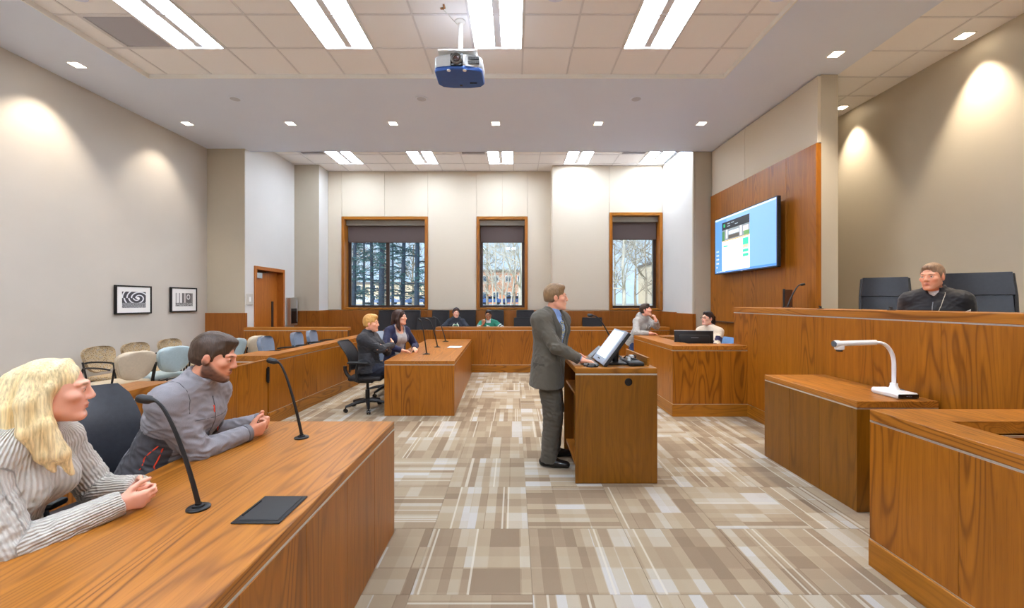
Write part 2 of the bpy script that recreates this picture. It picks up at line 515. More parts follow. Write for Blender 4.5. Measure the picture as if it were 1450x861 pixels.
# window wall with three openings; fabric panels above the wainscot, joints left open
WINS = [(-4.47, -2.235, 1.405, 3.82, YB, True), (-0.975, 0.35, 1.405, 3.82, YB, False), (2.37, 3.69, 1.40, 3.83, YB2, False)]
wb = struct('wall_back')
def rear(x0, x1, z0, z1, y): return MB().box(x0, x1, y, y + .35, z0, z1)
core = MB()
xs = [-4.83, -4.47, -2.235, -0.975, 0.35, 0.95]
for a, b, hole in ((-4.83, -4.47, 0), (-4.47, -2.235, 1), (-2.235, -.975, 0), (-.975, .35, 1), (.35, .97, 0)):
    if hole:
        core.box(a, b, YB + .02, YB + .37, 0, 1.405).box(a, b, YB + .02, YB + .37, 3.82, ZB)
    else: core.box(a, b, YB + .02, YB + .37, 0, ZB)
core.box(.955, 2.37, YB2 + .02, YB + .37, 0, ZB).box(2.37, 3.69, YB2 + .02, YB + .37, 0, 1.40).box(2.37, 3.69, YB2 + .02, YB + .37, 3.83, ZB).box(3.69, 4.1, YB2 + .02, YB + .37, 0, ZB)
core.build('masonry', M['fabric_panel'], wb)
g = .004
for a, b, z0 in ((-4.825, -4.47, 1.41), (-4.47, -3.36, 3.825), (-3.36, -2.235, 3.825), (-2.235, -.975, 1.41), (-.975, -.30, 3.825), (-.30, .35, 3.825), (.35, .955, 1.41)):
    MB().rbox(a + g, b - g, YB - .004, YB + .02, z0, ZB - .005, .003).build('fabric_panel', M['fabric_panel'], wb)
MB().rbox(.95, .972, YB2, YB, 1.41, ZB - .005, .003).build('fabric_panel', M['fabric_panel'], wb)
for a, b, z0 in ((.95, 2.37, 1.41), (2.37, 3.69, 3.835)):
    MB().rbox(a + g, b - g, YB2 - .004, YB2 + .02, z0, ZB - .005, .003).build('fabric_panel', M['fabric_panel'], wb)
for a, b in ((-4.805, -3.6), (-3.6, -2.235), (-2.235, -.975), (-.975, .35), (.35, .95)):
    MB().rbox(a + .0015, b - .0015, YB - .03, YB + .02, 0, 1.395, .002).build('wainscot_panel', M['wain'], wb)
for a, b in ((.93, 2.37), (2.37, 3.66)):
    MB().rbox(a + .0015, b - .0015, YB2 - .03, YB2 + .02, 0, 1.385, .002).build('wainscot_panel', M['wain'], wb)
MB().rbox(.925, .95, YB2 - .03, YB, 0, 1.385, .002).build('wainscot_panel', M['wain'], wb)

def window(i, x0, x1, z0, z1, y, mull):
    w = struct('window_%d' % i, ((x0 + x1) / 2, y, z0))
    t = .075
    def P(name, mb, m, par=w): return mb.build(name, m, par, at='world')
    P('jamb', MB().rbox(x0, x0 + t, y - .03, y + .32, z0, z1), M['oak_v'])
    P('jamb', MB().rbox(x1 - t, x1, y - .03, y + .32, z0, z1), M['oak_v'])
    P('head', MB().rbox(x0 + t, x1 - t, y - .03, y + .32, z1 - t, z1), M['oak_x2'])
    P('sill', MB().rbox(x0 + t, x1 - t, y - .03, y + .32, z0, z0 + .055), M['oak_x2'])
    a, b, c, e = x0 + t, x1 - t, z0 + .055, z1 - t
    s = MB().box(a, a + .07, y + .25, y + .31, c, e).box(b - .07, b, y + .25, y + .31, c, e).box(a + .07, b - .07, y + .25, y + .31, c, c + .06).box(a + .07, b - .07, y + .25, y + .31, e - .06, e)
    P('sash', s, M['bronze'])
    xm = (a + b) / 2
    if mull: P('mullion', MB().rbox(xm - .045, xm + .045, y + .24, y + .31, c, e), M['bronze'])
    for p, q in (((a + .07, xm - .045), (xm + .045, b - .07)) if mull else ((a + .07, b - .07),)):
        P('pane', MB().box(p, q, y + .275, y + .285, c + .06, e - .06), M['glass'])
    P('shade_cassette', MB().rbox(a, b, y + .10, y + .22, e - .135, e), M['cassette'])
    P('roller_shade', MB().box(a + .03, b - .03, y + .155, y + .16, e - .135 - .42, e - .135), M['shade'])
    P('hem_bar', MB().rbox(a + .03, b - .03, y + .148, y + .167, e - .58, e - .555), M['bronze'])
for i, (x0, x1, z0, z1, y, mu) in enumerate(WINS): window(i + 1, x0, x1, z0, z1, y, mu)

# right-hand return beside the third window, pillar and screen wall
wn = struct('wall_return')
MB().prism([(3.73, 8.67), (3.69, YB2 + .3), (4.1, YB2 + .3), (4.1, 8.67)], 0, ZB).build('plaster', M['paint_wh'], wn)
MB().rbox(3.69, 3.735, 8.66, 8.72, 1.36, ZB - .2).build('edge_trim', M['paint_dk'], wn)
MB().rbox(3.66, 3.73, 8.62, 9.55, 0, 1.36, .003).build('wainscot_panel', M['wain'], wn)
MB().rbox(3.655, 3.70, 9.553, YB2, 0, 1.375, .003).build('wainscot_panel', M['wain'], wn)
MB().box(3.735, 4.41, 8.655, 8.70, 0, ZT).build('wall_pillar', M['paint_dk'], kind='structure')
wt = struct('wall_screen')
MB().prism([(4.18, 5.72), (4.10, 8.655), (4.41, 8.655), (4.41, 5.72)], 0, ZS + .03).build('plaster', M['paint_dk'], wt)
def skin(y0, y1, z0, z1, t, name, m):
    f = lambda y: 4.18 - .08 * (y - 5.72) / 2.93
    MB().bprism([(f(y0) - t, y0), (f(y1) - t, y1), (f(y1), y1), (f(y0), y0)], z0, z1, .003).build(name, m, wt)
for y0, y1 in ((5.715, 6.32), (6.323, 7.47), (7.473, 8.61)):
    skin(y0, y1, 0, 3.765, .075, 'oak_panel', M['oak_v'])
for y0, y1 in ((5.72, 7.44), (7.446, 8.61)):
    skin(y0, y1, 3.775, ZS - .02, .05, 'fabric_panel', M['fabric_panel'])
MB().rbox(3.98, 4.06, 6.3, 8.6, 1.215, 1.235).build('ledge_joint', M['core'], wt)

# ceiling
ce = struct('ceiling')
TX0, TX1, TY1 = -5.06, 2.91, 5.82
so = MB()
so.box(-6.45, TX0, -3.6, TY1, ZS, ZS + .12).box(TX1, 4.41, -3.6, TY1, ZS, ZS + .12).box(-6.45, 4.41, TY1, 8.66, ZS, ZS + .12)
so.box(-6.45, 4.41, 8.64, 8.66, ZS, ZB + .1)
so.build('soffit', M['soffit'], ce)
MB().box(-6.5, 5.75, -3.7, 8.66, ZT + .07, ZT + .2).box(-6.5, 4.45, 8.6, 11.3, ZB + .07, ZB + .2).box(TX0 - .02, TX1 + .02, -3.6, 2.1, ZT + .012, ZT + .05).box(4.41, 5.75, -3.6, 2.6, ZA + .012, ZA + .05).build('deck', M['soffit'], ce)
MB().box(TX0 + .001, TX0 + .014, -3.6, TY1 - .014, ZS - .003, ZT + .05).box(TX1 - .014, TX1 - .001, -3.6, TY1 - .014, ZS - .003, ZT + .05).box(TX0 + .001, TX1 - .001, TY1 - .014, TY1 - .001, ZS - .003, ZT + .05).build('tray_edge', M['white'], ce)
LIGHT_CELLS = set()
tile_cache = {}
def tile(x0, x1, y0, y1, z):
    w, h = round(x1 - x0, 3), round(y1 - y0, 3)
    if w < .04 or h < .04: return
    me = tile_cache.get((w, h))
    if me is None:
        o = MB().rbox(-w / 2 + .008, w / 2 - .008, -h / 2 + .008, h / 2 - .008, 0, .02, .004).build('ceiling_tile', M['tile'], ce)
        tile_cache[(w, h)] = o.data
    else:
        o = bpy.data.objects.new('ceiling_tile', me); COL.objects.link(o); o.parent = ce
    o.location = ((x0 + x1) / 2, (y0 + y1) / 2, z + .005)
def grid(xs, ys, z, skip, name='grid'):
    mb = MB()
    for x in xs: mb.box(x - .011, x + .011, ys[0], ys[-1], z - .002, z + .03)
    for y in ys: mb.box(xs[0], xs[-1], y - .011, y + .011, z - .001, z + .03)
    mb.build(name, M['tbar'], ce)
    for i in range(len(xs) - 1):
        for j in range(len(ys) - 1):
            if (i, j) in skip: continue
            tile(xs[i], xs[i + 1], ys[j], ys[j + 1], z)
P = .6135
X0 = .11
txs = [TX0] + [X0 + P * k for k in range(-8, 5)] + [TX1]
tys = [2.18, 2.785, 3.39, 4.0, 4.605, 5.215, TY1]
def cellx(xs, x): return max(i for i in range(len(xs)) if xs[i] <= x + 1e-6)
FRONT = [X0 + P * k for k in (-7, -4, -1, 2)]
skip = set()
for x in FRONT:
    for j in (3, 4): skip.add((cellx(txs, x + .1), j))
vent_c = cellx(txs, -4.5)
skip.add((vent_c, 4))
grid(txs, tys, ZT, skip)
bxs = [-5.44, -4.9] + [-4.286 + .6105 * k for k in range(0, 13)] + [3.72]
bys = [8.66, 9.08, 9.69, 10.30, YB]
BACK = [-4.286 + .6105 * k for k in (0, 3, 6, 9, 12)]
skip = set()
for x in BACK:
    for j in (1, 2): skip.add((cellx(bxs, x + .1), j))
BV = [(-4.9, 0), (-4.286 + .6105 * 5, 5), (-4.286 + .6105 * 11, 11)]
for x, _ in BV: skip.add((cellx(bxs, x + .1), 1))
grid(bxs, bys, ZB, skip)
axs = [4.41, 5.04, 5.56]
ays = [2.785, 3.39, 4.0, 4.605, 5.215, 5.82, 6.36, 7.0, 7.6, 8.05]
grid(axs, ays, ZA, set())

def vent(x0, x1, y0, y1, z, label, grp):
    v = thing('ceiling_vent', ((x0 + x1) / 2, (y0 + y1) / 2, z), label, 'vent', grp)
    w, h = (x1 - x0) / 2 - .012, (y1 - y0) / 2 - .012
    MB().box(-w, w, -h, -h + .03, 0, .02).box(-w, w, h - .03, h, 0, .02).box(-w, -w + .03, -h + .03, h - .03, 0, .02).box(w - .03, w, -h + .03, h - .03, 0, .02).build('frame', M['tbar'], v)
    MB().box(-w + .03, w - .03, -h + .03, h - .03, .012, .02).build('face_plate', pbr('vent_grey', lin(176, 178, 192), .5), v)
    for k in range(5):
        y = -h + .03 + (2 * h - .06) * (k + .5) / 5
        MB().obox((0, y, .01), ((1, 0, 0), (0, .8, .6), (0, -.6, .8)), (w - .03, .02, .0015)).build('slat', M['tbar'], v)
def flat_vent(x0, x1, y0, y1, z, label):
    v = thing('ceiling_vent', ((x0 + x1) / 2, (y0 + y1) / 2, z), label, 'vent', 'air grilles in the tiled ceilings')
    w, h = (x1 - x0) / 2 - .012, (y1 - y0) / 2 - .012
    MB().box(-w, w, -h, -h + .02, 0, .02).box(-w, w, h - .02, h, 0, .02).box(-w, -w + .02, -h + .02, h - .02, 0, .02).box(w - .02, w, -h + .02, h - .02, 0, .02).build('frame', M['tbar'], v)
    MB().rbox(-w + .03, w - .03, -h + .03, h - .03, .004, .016, .004).build('face_plate', pbr('perforated_grey', lin(176, 176, 188), .5, nscale=500, namp=.25), v)
flat_vent(txs[vent_c], txs[vent_c + 1], 4.605, 5.215, ZT, 'grey perforated air grille beside the leftmost long light of the front ceiling')
for (x, k), lab in zip(BV, ('slatted grille in the rear ceiling, left of all five lights', 'slatted grille in the rear ceiling between its second and third lights', 'slatted grille in the rear ceiling between its fourth and fifth lights')):
    i = cellx(bxs, x + .1)
    vent(bxs[i], bxs[i + 1], bys[1], bys[2], ZB, lab, 'air grilles in the tiled ceilings')

def troffer_proto():
    """recessed 2 x 4 fluorescent light: housing, two lit diffusers, centre spine, end plates"""
    t = thing('ceiling_light', (0, 0, 0), 'x', 'light')
    w, h = .285, .59
    MB().box(-w - .012, -w, -h - .012, h + .012, -.004, .07).box(w, w + .012, -h - .012, h + .012, -.004, .07).box(-w, w, -h - .012, -h, -.004, .07).box(-w, w, h, h + .012, -.004, .07).box(-w, w, -h, h, .06, .07).build('housing', M['white'], t)
    for s in (-1, 1):
        MB().add([(s * .045, -h, .03), (s * w, -h, .006), (s * w, h, .006), (s * .045, h, .03), (s * .045, -h, .05), (s * w, -h, .05), (s * w, h, .05), (s * .045, h, .05)],
                 [(0, 1, 2, 3), (4, 5, 6, 7), (0, 1, 5, 4), (1, 2, 6, 5), (2, 3, 7, 6), (3, 0, 4, 7)]).build('diffuser', M['lamp'], t)
    MB().rbox(-.042, .042, -h, h, .012, .03, .004).build('spine', M['tbar'], t)
    for s in (-1, 1):
        MB().add([(-w, s * h, .0), (w, s * h, .0), (0, s * (h - .05), .03), (0, s * h, .03)], [(0, 1, 2), (0, 2, 3), (1, 3, 2), (0, 3, 1)]).build('end_plate', M['white'], t)
    return t
tp = troffer_proto()
place(tp, (FRONT[0] + P / 2, 4.607, ZT - .010), 0, 'leftmost long fluorescent light of the front ceiling', 'fluorescent lights in the ceilings')
for x, lab in zip(FRONT[1:], ('second long fluorescent light from the left in the front ceiling', 'long fluorescent light just right of the projector pole', 'rightmost long fluorescent light of the front ceiling')):
    place(copy_tree(tp), (x + P / 2, 4.607, ZT - .010), 0, lab)
for x, w in zip(BACK, ('first', 'second', 'third', 'fourth', 'fifth')):
    place(copy_tree(tp), (x + P / 2, 9.69, ZB - .010), 0, '%s light from the left in the rear ceiling over the windows' % w)
# the tray goes on behind the camera with the same lights
for y, w in ((0.9, 'over'), (-1.9, 'behind')):
    for x, v in zip(FRONT, ('leftmost', 'second', 'third', 'rightmost')):
        place(copy_tree(tp), (x + P / 2, y, ZT - .06), 0, '%s long fluorescent light in the row %s the viewpoint' % (v, w))

def downlight(x, y, z, lab, power=1.0, tilt=(0, 0), cone=70, proto=[None]):
    if proto[0] is None:
        t = thing('downlight', (0, 0, 0), 'x', 'light', 'recessed downlights')
        a = .075
        MB().box(-a, a, -a, -a + .012, -.004, .004).box(-a, a, a - .012, a, -.004, .004).box(-a, -a + .012, -a, a, -.004, .004).box(a - .012, a, -a, a, -.004, .004).build('trim_ring', M['white'], t)
        MB().rbox(-a + .012, a - .012, -a + .012, a - .012, -.002, .003, .002).build('lens', M['downlamp'], t)
        proto[0] = t
    else: t = copy_tree(proto[0])
    place(t, (x, y, z), 0, lab)
    ld = bpy.data.lights.new('downlight_beam', 'SPOT')
    ld.energy = SPOT_W * power; ld.color = (1.0, .86, .68)
    ld.spot_size = math.radians(cone); ld.spot_blend = .65; ld.shadow_soft_size = .04
    lo = bpy.data.objects.new('downlight_beam', ld); COL.objects.link(lo)
    lo.parent = t; lo.location = (0, 0, -.012); lo.rotation_euler = (math.radians(tilt[0]), math.radians(tilt[1]), 0)
for i, x in enumerate((-5.67, -3.88, -2.10, -.32, 1.46, 3.25)):
    downlight(x, 7.29, ZS, '%s square downlight from the left in the row along the white soffit' % ('first', 'second', 'third', 'fourth', 'fifth', 'sixth')[i], 0.65 if i == 0 else .7, (0, 14) if i == 0 else (0, 0), 80)
downlight(-5.71, 5.49, ZS, 'square downlight in the soffit by the left wall', .55, (0, 10), 84)
downlight(-5.73, 3.7, ZS, 'square downlight in the soffit by the left wall, nearer the viewpoint', .55, (0, 10), 84)
downlight(-5.75, 1.9, ZS, 'square downlight in the soffit by the left wall, beside the viewpoint', .55, (0, 10), 84)
downlight(4.02, 5.25, ZS, 'square downlight in front of the pillar end', 1.0)
downlight(4.02, 3.4, ZS, 'square downlight in the soffit over the judge bench, beside the viewpoint', 1.0)
downlight(5.27, 4.92, ZA, 'square downlight in the tiles over the dais by the right wall', 1.6, (0, -6), 66)
downlight(5.25, 6.74, ZA, 'square downlight in the tiles half hidden behind the pillar', 1.4, (0, -6), 66)
downlight(5.29, 3.1, ZA, 'square downlight in the tiles over the dais, nearest the viewpoint', 1.6, (0, -6), 66)

def speaker(x, y, z, lab, proto=[None]):
    if proto[0] is None:
        t = thing('ceiling_speaker', (0, 0, 0), 'x', 'speaker', 'round ceiling speakers')
        MB().lathe([(.10, .0), (.105, -.006), (.098, -.010), (.09, -.008)], 24).build('bezel', M['soffit'], t, True)
        MB().lathe([(.088, -.006), (.05, -.010), (.001, -.011)], 24).build('grille', pbr('speaker_grille', lin(190, 196, 214), .6, nscale=600, namp=.25), t, True)
        proto[0] = t
    else: t = copy_tree(proto[0])
    place(t, (x, y, z), 0, lab)
speaker(-4.25, 6.40, ZS, 'round speaker in the white soffit near the left wall')
speaker(-1.41, 6.40, ZS, 'round speaker in the white soffit left of the projector front')
speaker(1.86, 6.40, ZS, 'round speaker in the white soffit right of the projector')
speaker(.43, 4.30, ZT, 'round speaker in the front tiles beside the third long light')
speaker(-4.50, 4.30, ZT, 'round speaker in the front tiles left of the leftmost light')
speaker(2.73, 4.30, ZT, 'round speaker in the front tiles right of the rightmost light')

# raised floors
MB().rbox(-6.35, -3.42, 2.2, 8.43, 0, .12).build('floor_jury_riser', M['carpet_base'], kind='structure')
MB().rbox(-2.9, 3.6, 9.72, 10.85, 0, .25).build('floor_gallery_riser', M['carpet_base'], kind='structure')
MB().rbox(3.68, 5.5, .3, 5.7, 0, .60).build('floor_dais', M['carpet_base'], kind='structure')
# ------------------------------------------------------------------ casework
def edge_panels(parent, A, B, z0, z1, n, m, name='front_panel', th=.018, out=0.0):
    """n veneered boards side by side on the outer face A->B (outward is to the right of A->B)"""
    A = Vector((A[0], A[1])); B = Vector((B[0], B[1]))
    d = (B - A).normalized(); nr = Vector((d.y, -d.x)); L = (B - A).length
    for i in range(n):
        a = A + d * (L * i / n + .0008); b = A + d * (L * (i + 1) / n - .0008)
        p = [a + nr * out, b + nr * out, b - nr * th, a - nr * th]
        MB().bprism([tuple(q) for q in p], z0, z1, .0012).build(name, m, parent, at='world')
def casework(name, label, cat, poly, ztop, slab, edges, mslab, mfront, plinth=0.0, group=None, slab_polys=None, strip=True, inset=.02, mp=('oak_x2', 'oak_y2')):
    """poly: footprint, counter-clockwise seen from above; edges: (i, boards) for the faces that carry veneer"""
    cx = sum(p[0] for p in poly) / len(poly); cy = sum(p[1] for p in poly) / len(poly)
    t = thing(name, (cx, cy, 0), label, cat, group)
    n = len(poly)
    def inner(k):
        out = []
        for i in range(n):
            p = Vector(poly[i]); a = Vector(poly[i - 1]); b = Vector(poly[(i + 1) % n])
            e1 = (p - a).normalized(); e2 = (b - p).normalized()
            n1 = Vector((-e1.y, e1.x)); n2 = Vector((-e2.y, e2.x))
            q = n1 + n2; q = q / max(q.length_squared / 2, 1e-6)
            out.append(tuple(p + q * k))
        return out
    zs = ztop - slab
    if slab_polys is None:
        MB().prism(inner(inset), 0, zs - .001).build('carcass', M['core'], t, at='world')
        slab_polys = [poly]
    mb = MB()
    for p in slab_polys: mb.bprism(p, zs, ztop, .003)
    mb.build('top', M[mslab], t, at='world')
    for i, k in edges:
        A, B = poly[i], poly[(i + 1) % n]
        zt = zs - (.012 if strip else 0)
        edge_panels(t, A, B, max(plinth + (.006 if plinth else 0), .002), zt, k, M[mfront])
        if strip:
            d = (Vector(B) - Vector(A)).normalized(); nr = Vector((d.y, -d.x))
            q = [Vector(A) - nr * .003, Vector(B) - nr * .003, Vector(B) - nr * .019, Vector(A) - nr * .019]
            MB().prism([tuple(x) for x in q], zs - .012, zs).build('metal_strip', M['alu'], t, at='world', label='thin aluminium reveal strip')
        if plinth:
            d = (Vector(B) - Vector(A)).normalized(); nr = Vector((d.y, -d.x))
            q = [Vector(A) + nr * .008, Vector(B) + nr * .008, Vector(B) - nr * .018, Vector(A) - nr * .018]
            MB().bprism([tuple(x) for x in q], .0, plinth, .003).build('plinth', M[mp[0] if abs(d.x) > abs(d.y) else mp[1]], t, at='world')
            q = [Vector(A) - nr * .002, Vector(B) - nr * .002, Vector(B) - nr * .018, Vector(A) - nr * .018]
            MB().prism([tuple(x) for x in q], plinth, plinth + .006).build('metal_strip', M['alu'], t, at='world', label='thin aluminium reveal strip')
    return t

# counsel tables
casework('counsel_table', 'long oak table in the left foreground with two seated people leaning on it', 'table',
         [(-1.78, .45), (-.835, .45), (-.835, 2.93), (-1.78, 2.93)], .77, .05, [(0, 2), (1, 6), (2, 2)], 'oak_y', 'oak_v')
casework('counsel_table', 'oak table in the middle distance holding three gooseneck microphones', 'table',
         [(-1.825, 5.91), (-.84, 5.91), (-.955, 9.42), (-1.94, 9.42)], .775, .05, [(0, 2), (1, 7), (2, 2)], 'oak_y', 'oak_v')
h = thing('power_hatch', (-.97, 1.68, .77), 'flat black hatch let into the near table top', 'hatch')
MB().rbox(-.092, .092, -.11, .11, 0, .006, .003).build('frame', M['blackmetal'], h)
MB().rbox(-.072, .078, -.092, .092, .004, .009, .002).build('lid', M['black'], h)
MB().rbox(-.080, -.074, -.06, .06, .006, .0105, .001).build('finger_slot', M['black_gl'], h)

# jury rail: long low wall with a gate, two lengths of cap
R0 = -3.13
casework('jury_rail', 'long oak rail wall along the jury seats behind the far table', 'railing',
         [(-3.62, 5.42), (-3.16, 5.42), (-3.03, 8.45), (-3.03, 9.45), (-3.33, 9.45), (-3.33, 5.95), (-3.62, 5.95)], .91, .075,
         [(0, 1), (1, 5), (2, 2)], 'oak_y', 'oak_v', plinth=.17)
casework('jury_rail', 'near length of jury rail behind the two foreground people', 'railing',
         [(-3.30, .9), (-3.0, .9), (-3.0, 3.68), (-3.30, 3.68)], .91, .075, [(1, 5), (2, 1)], 'oak_y', 'oak_v', plinth=.17)
gt = thing('swing_gate', (-3.2, 4.5, 0), 'oak swing gate in the jury rail beside the man in grey', 'gate')
for k in range(3):
    y0 = 3.70 + k * .565
    MB().rbox(-3.21, -3.165, y0, y0 + .563, .06, .86, .003).build('board', M['oak_v'], gt, at='world')
MB().rbox(-3.215, -3.16, 3.70, 5.39, .86, .868, .002).build('top_edge', M['oak_y2'], gt, at='world')
MB().rbox(-3.165, -3.14, 5.36, 5.405, .58, .76, .006).tube([(-3.15, 5.385, .57), (-3.15, 5.385, .77)], .014, 8).build('hinge', M['blackmetal'], gt, at='world')

# far rails
casework('gallery_rail', 'oak rail crossing in front of the alcove door', 'railing',
         [(-5.42, 8.42), (-3.34, 8.42), (-3.34, 8.60), (-5.42, 8.60)], 1.095, .06, [(0, 4)], 'oak_x', 'oak_v')
casework('gallery_counter', 'long oak counter in front of the window seats, far centre', 'counter',
         [(-1.79, 9.57), (3.55, 9.57), (3.55, 9.86), (-1.79, 9.86)], 1.03, .07, [(0, 9), (3, 1)], 'oak_x', 'oak_v', plinth=.17)
g2 = thing('swing_gate', (-2.4, 9.5, 0), 'oak gate panel left of the long far counter, behind the seated pair', 'gate')
for k in range(2):
    MB().rbox(-3.0 + k * .6, -2.402 + k * .6, 9.62, 9.66, .06, .955, .003).build('board', M['oak_v'], g2, at='world')
MB().rbox(-3.0, -1.8, 9.60, 9.68, .955, .965, .002).build('top_edge', M['oak_x2'], g2, at='world')

# clerk desk (U-shaped counter), judge bench, credenza, witness desk
casework('clerk_desk', 'oak clerk desk with monitor, in front of the screen wall', 'desk',
         [(2.22, 5.88), (3.27, 5.88), (3.27, 6.2), (2.56, 6.2), (2.56, 7.45), (3.0, 7.45), (3.0, 7.8), (2.22, 7.8)], .99, .062,
         [(0, 3), (7, 5), (6, 2)], 'oak_y', 'oak_v', plinth=.17)
k = thing('clerk_worktop', (2.9, 6.75, 0), 'low oak worktop inside the clerk desk under the monitor', 'worktop')
MB().rbox(2.56, 3.2, 6.21, 6.62, .72, .755).build('top', M['oak_x'], k, at='world')
MB().box(2.58, 2.62, 6.24, 6.58, 0, .72).box(3.14, 3.18, 6.24, 6.58, 0, .72).build('support', M['oak_v'], k, at='world')
casework('judge_bench', 'tall long oak judge bench along the right side', 'bench',
         [(3.285, .2), (3.70, .2), (3.70, 6.25), (3.265, 6.25)], 1.525, .072, [(3, 10), (2, 1)], 'oak_y', 'oak_v', plinth=.17)
bb = thing('bench_backing', (4.0, 6.0, 0), 'oak backing wall between judge bench and screen wall', 'panelling')
for k in range(2):
    MB().rbox(3.702 + k * .15, 3.85 + k * .15, 6.2, 6.25, 0, 1.50, .002).build('board', M['oak_v'], bb, at='world')
MB().rbox(3.702, 4.0, 5.75, 6.25, 1.47, 1.525, .003).build('cap', M['oak_y'], bb, at='world')
casework('credenza', 'low oak credenza carrying the white document camera', 'cabinet',
         [(2.61, 3.20), (3.235, 3.20), (3.245, 4.38), (2.61, 4.38)], .845, .05, [(0, 2), (3, 3)], 'oak_y', 'oak_dark')
casework('witness_desk', 'oak desk with open well in the right foreground corner', 'desk',
         [(2.155, .5), (3.275, .5), (3.275, 2.56), (2.165, 2.56)], .95, .066, [(2, 3), (3, 4)], 'oak_y', 'oak_v', plinth=.16,
         slab_polys=[[(2.155, .5), (2.375, .5), (2.375, 2.29), (3.275, 2.29), (3.275, 2.56), (2.165, 2.56)]])
wd = [o for o in bpy.data.objects if o.name.startswith('witness_desk')][0]
MB().box(2.345, 2.365, .5, 2.27, .02, .87).box(2.365, 3.27, 2.27, 2.29, .02, .87).build('inner_panel', M['oak_v'], wd, at='world')
MB().box(2.366, 3.27, 2.262, 2.27, .87, .882).box(2.366, 2.372, .5, 2.262, .87, .882).build('metal_strip', M['alu'], wd, at='world', label='thin aluminium reveal strip')
MB().rbox(2.38, 3.26, 1.9, 2.26, .70, .735).build('shelf', M['oak_x'], wd, at='world')

# lectern
LX0, LX1, LY0, LY1, LZ = .54, 1.262, 3.70, 4.56, 1.02
le = thing('lectern', ((LX0 + LX1) / 2, 4.1, 0), 'oak lectern at which the man in the suit stands', 'lectern')
MB().rbox(LX0, LX1, LY0, LY1, .972, LZ, .004).build('top', M['oak_x2'], le, at='world')
MB().box(LX0 + .002, LX1 - .002, LY0 + .003, LY0 + .02, .958, .972).build('metal_strip', M['alu'], le, at='world', label='thin aluminium reveal strip')
MB().rbox(LX0, LX1, LY0, LY0 + .03, .003, .958, .003).build('side_panel', M['oak_dark'], le, at='world')
MB().rbox(LX0, LX1, LY1 - .03, LY1, .003, .972, .003).build('side_panel', M['oak_dark'], le, at='world')
MB().rbox(LX1 - .03, LX1, LY0 + .03, LY1 - .03, .003, .972, .003).build('front_panel', M['oak_dark'], le, at='world')
MB().rbox(LX0 + .02, LX1 - .03, LY0 + .03, LY1 - .03, .10, .13, .003).build('shelf', M['oak_y'], le, at='world')
MB().rbox(LX0 + .02, LX1 - .03, LY0 + .03, LY1 - .03, .74, .765, .003).build('shelf', M['oak_y'], le, at='world')
MB().rbox(LX0 + .10, LX0 + .118, 4.12, LY1 - .04, .13, .74, .003).build('cupboard_door', M['oak_dark'], le, at='world')
MB().rbox(LX1 - .05, LX1 - .028, 3.83, LY1, LZ, LZ + .075, .003).build('upstand', M['oak_y2'], le, at='world')
MB().lathe([(.034, 0), (.034, .004), (.027, .006), (.026, .003), (.001, .003)], 24, (1.007, LY0 + .001, .897), (0, -1, 0)).build('cable_grommet', M['black_gl'], le, True, at='world', label='round black cable grommet')

# ------------------------------------------------------------------ chairs
def guest_chair(mback, mseat, mshell, label):
    """armchair on a black tube frame; faces +y, stands at the origin"""
    t = thing('jury_chair', (0, 0, 0), label, 'chair', 'jury chairs behind the rail')
    MB().rbox(-.235, .235, -.20, .27, .40, .465, .03, 3).build('seat', mseat, t, True)
    rows = []
    for i in range(13):
        f = .5 - .5 * math.cos(PI * (.04 + .92 * i / 12)); z = .49 + .365 * f
        hw = .252 * (1 - abs(2 * f - 1) ** 3.6) ** .36 * (.62 + .38 * f ** .7)
        rows.append([(hw * (j / 4 - 1), -.235 - .06 * f - .045 * (1 - (j / 4 - 1) ** 2) + .02, z) for j in range(9)])
    MB().sheet(rows, .042, (0, 1, .16)).build('backrest', mback, t, True)
    rows2 = [[(p[0] * .97, p[1] - .032, p[2]) for p in r] for r in rows[1:-1]]
    MB().sheet(rows2, .012, (0, 1, .16)).build('back_shell', mshell, t, True)
    for s in (-1, 1):
        MB().tube(bez((s * .255, .25, .012), (s * .26, .24, .3), (s * .275, .23, .62), (s * .27, .20, .655), 6) + bez((s * .27, .12, .665), (s * .27, .0, .67), (s * .265, -.12, .67), (s * .25, -.20, .65), 5), .012, 6).build('arm', M['blackmetal'], t, True)
        MB().tube([(s * .255, -.28, .012), (s * .25, -.22, .25), (s * .235, -.20, .44), (s * .235, -.25, .66)], .012, 6).build('leg', M['blackmetal'], t, True)
        MB().tube([(s * .255, .25, .0), (s * .255, .25, .03)], .016, 6).tube([(s * .255, -.28, .0), (s * .255, -.28, .03)], .016, 6).build('glide', M['black'], t)
    MB().tube([(-.25, .22, .39), (.25, .22, .39)], .010, 6).tube([(-.25, -.2, .39), (.25, -.2, .39)], .010, 6).build('cross_bar', M['blackmetal'], t)
    return t
FW = -PI / 2      # facing +x
CJ = 'jury chairs behind the rail'
c1 = guest_chair(M['pattern'], M['pattern'], M['beige'], 'x')
place(c1, (-5.62, 5.95, .12), FW, 'speckled tan armchair by the left wall, nearest the viewpoint')
place(copy_tree(c1), (-5.62, 6.53, .12), FW, 'speckled tan armchair by the left wall, behind the plain beige chair')
place(copy_tree(c1), (-5.62, 7.18, .12), FW, 'speckled tan armchair by the left wall, behind the pale blue chair')
c2 = guest_chair(M['beige'], M['beige'], M['beige'], 'x')
place(c2, (-5.08, 5.42, .12), -FW - .22, 'plain beige armchair between the two foreground people')
place(copy_tree(c2), (-5.08, 7.92, .12), -FW - .12, 'plain beige armchair near the column, behind a grey blue one')
c3 = guest_chair(M['paleblue'], M['paleblue'], M['paleblue'], 'x')
place(c3, (-5.08, 6.04, .12), -FW - .25, 'pale blue armchair directly behind the bearded man')
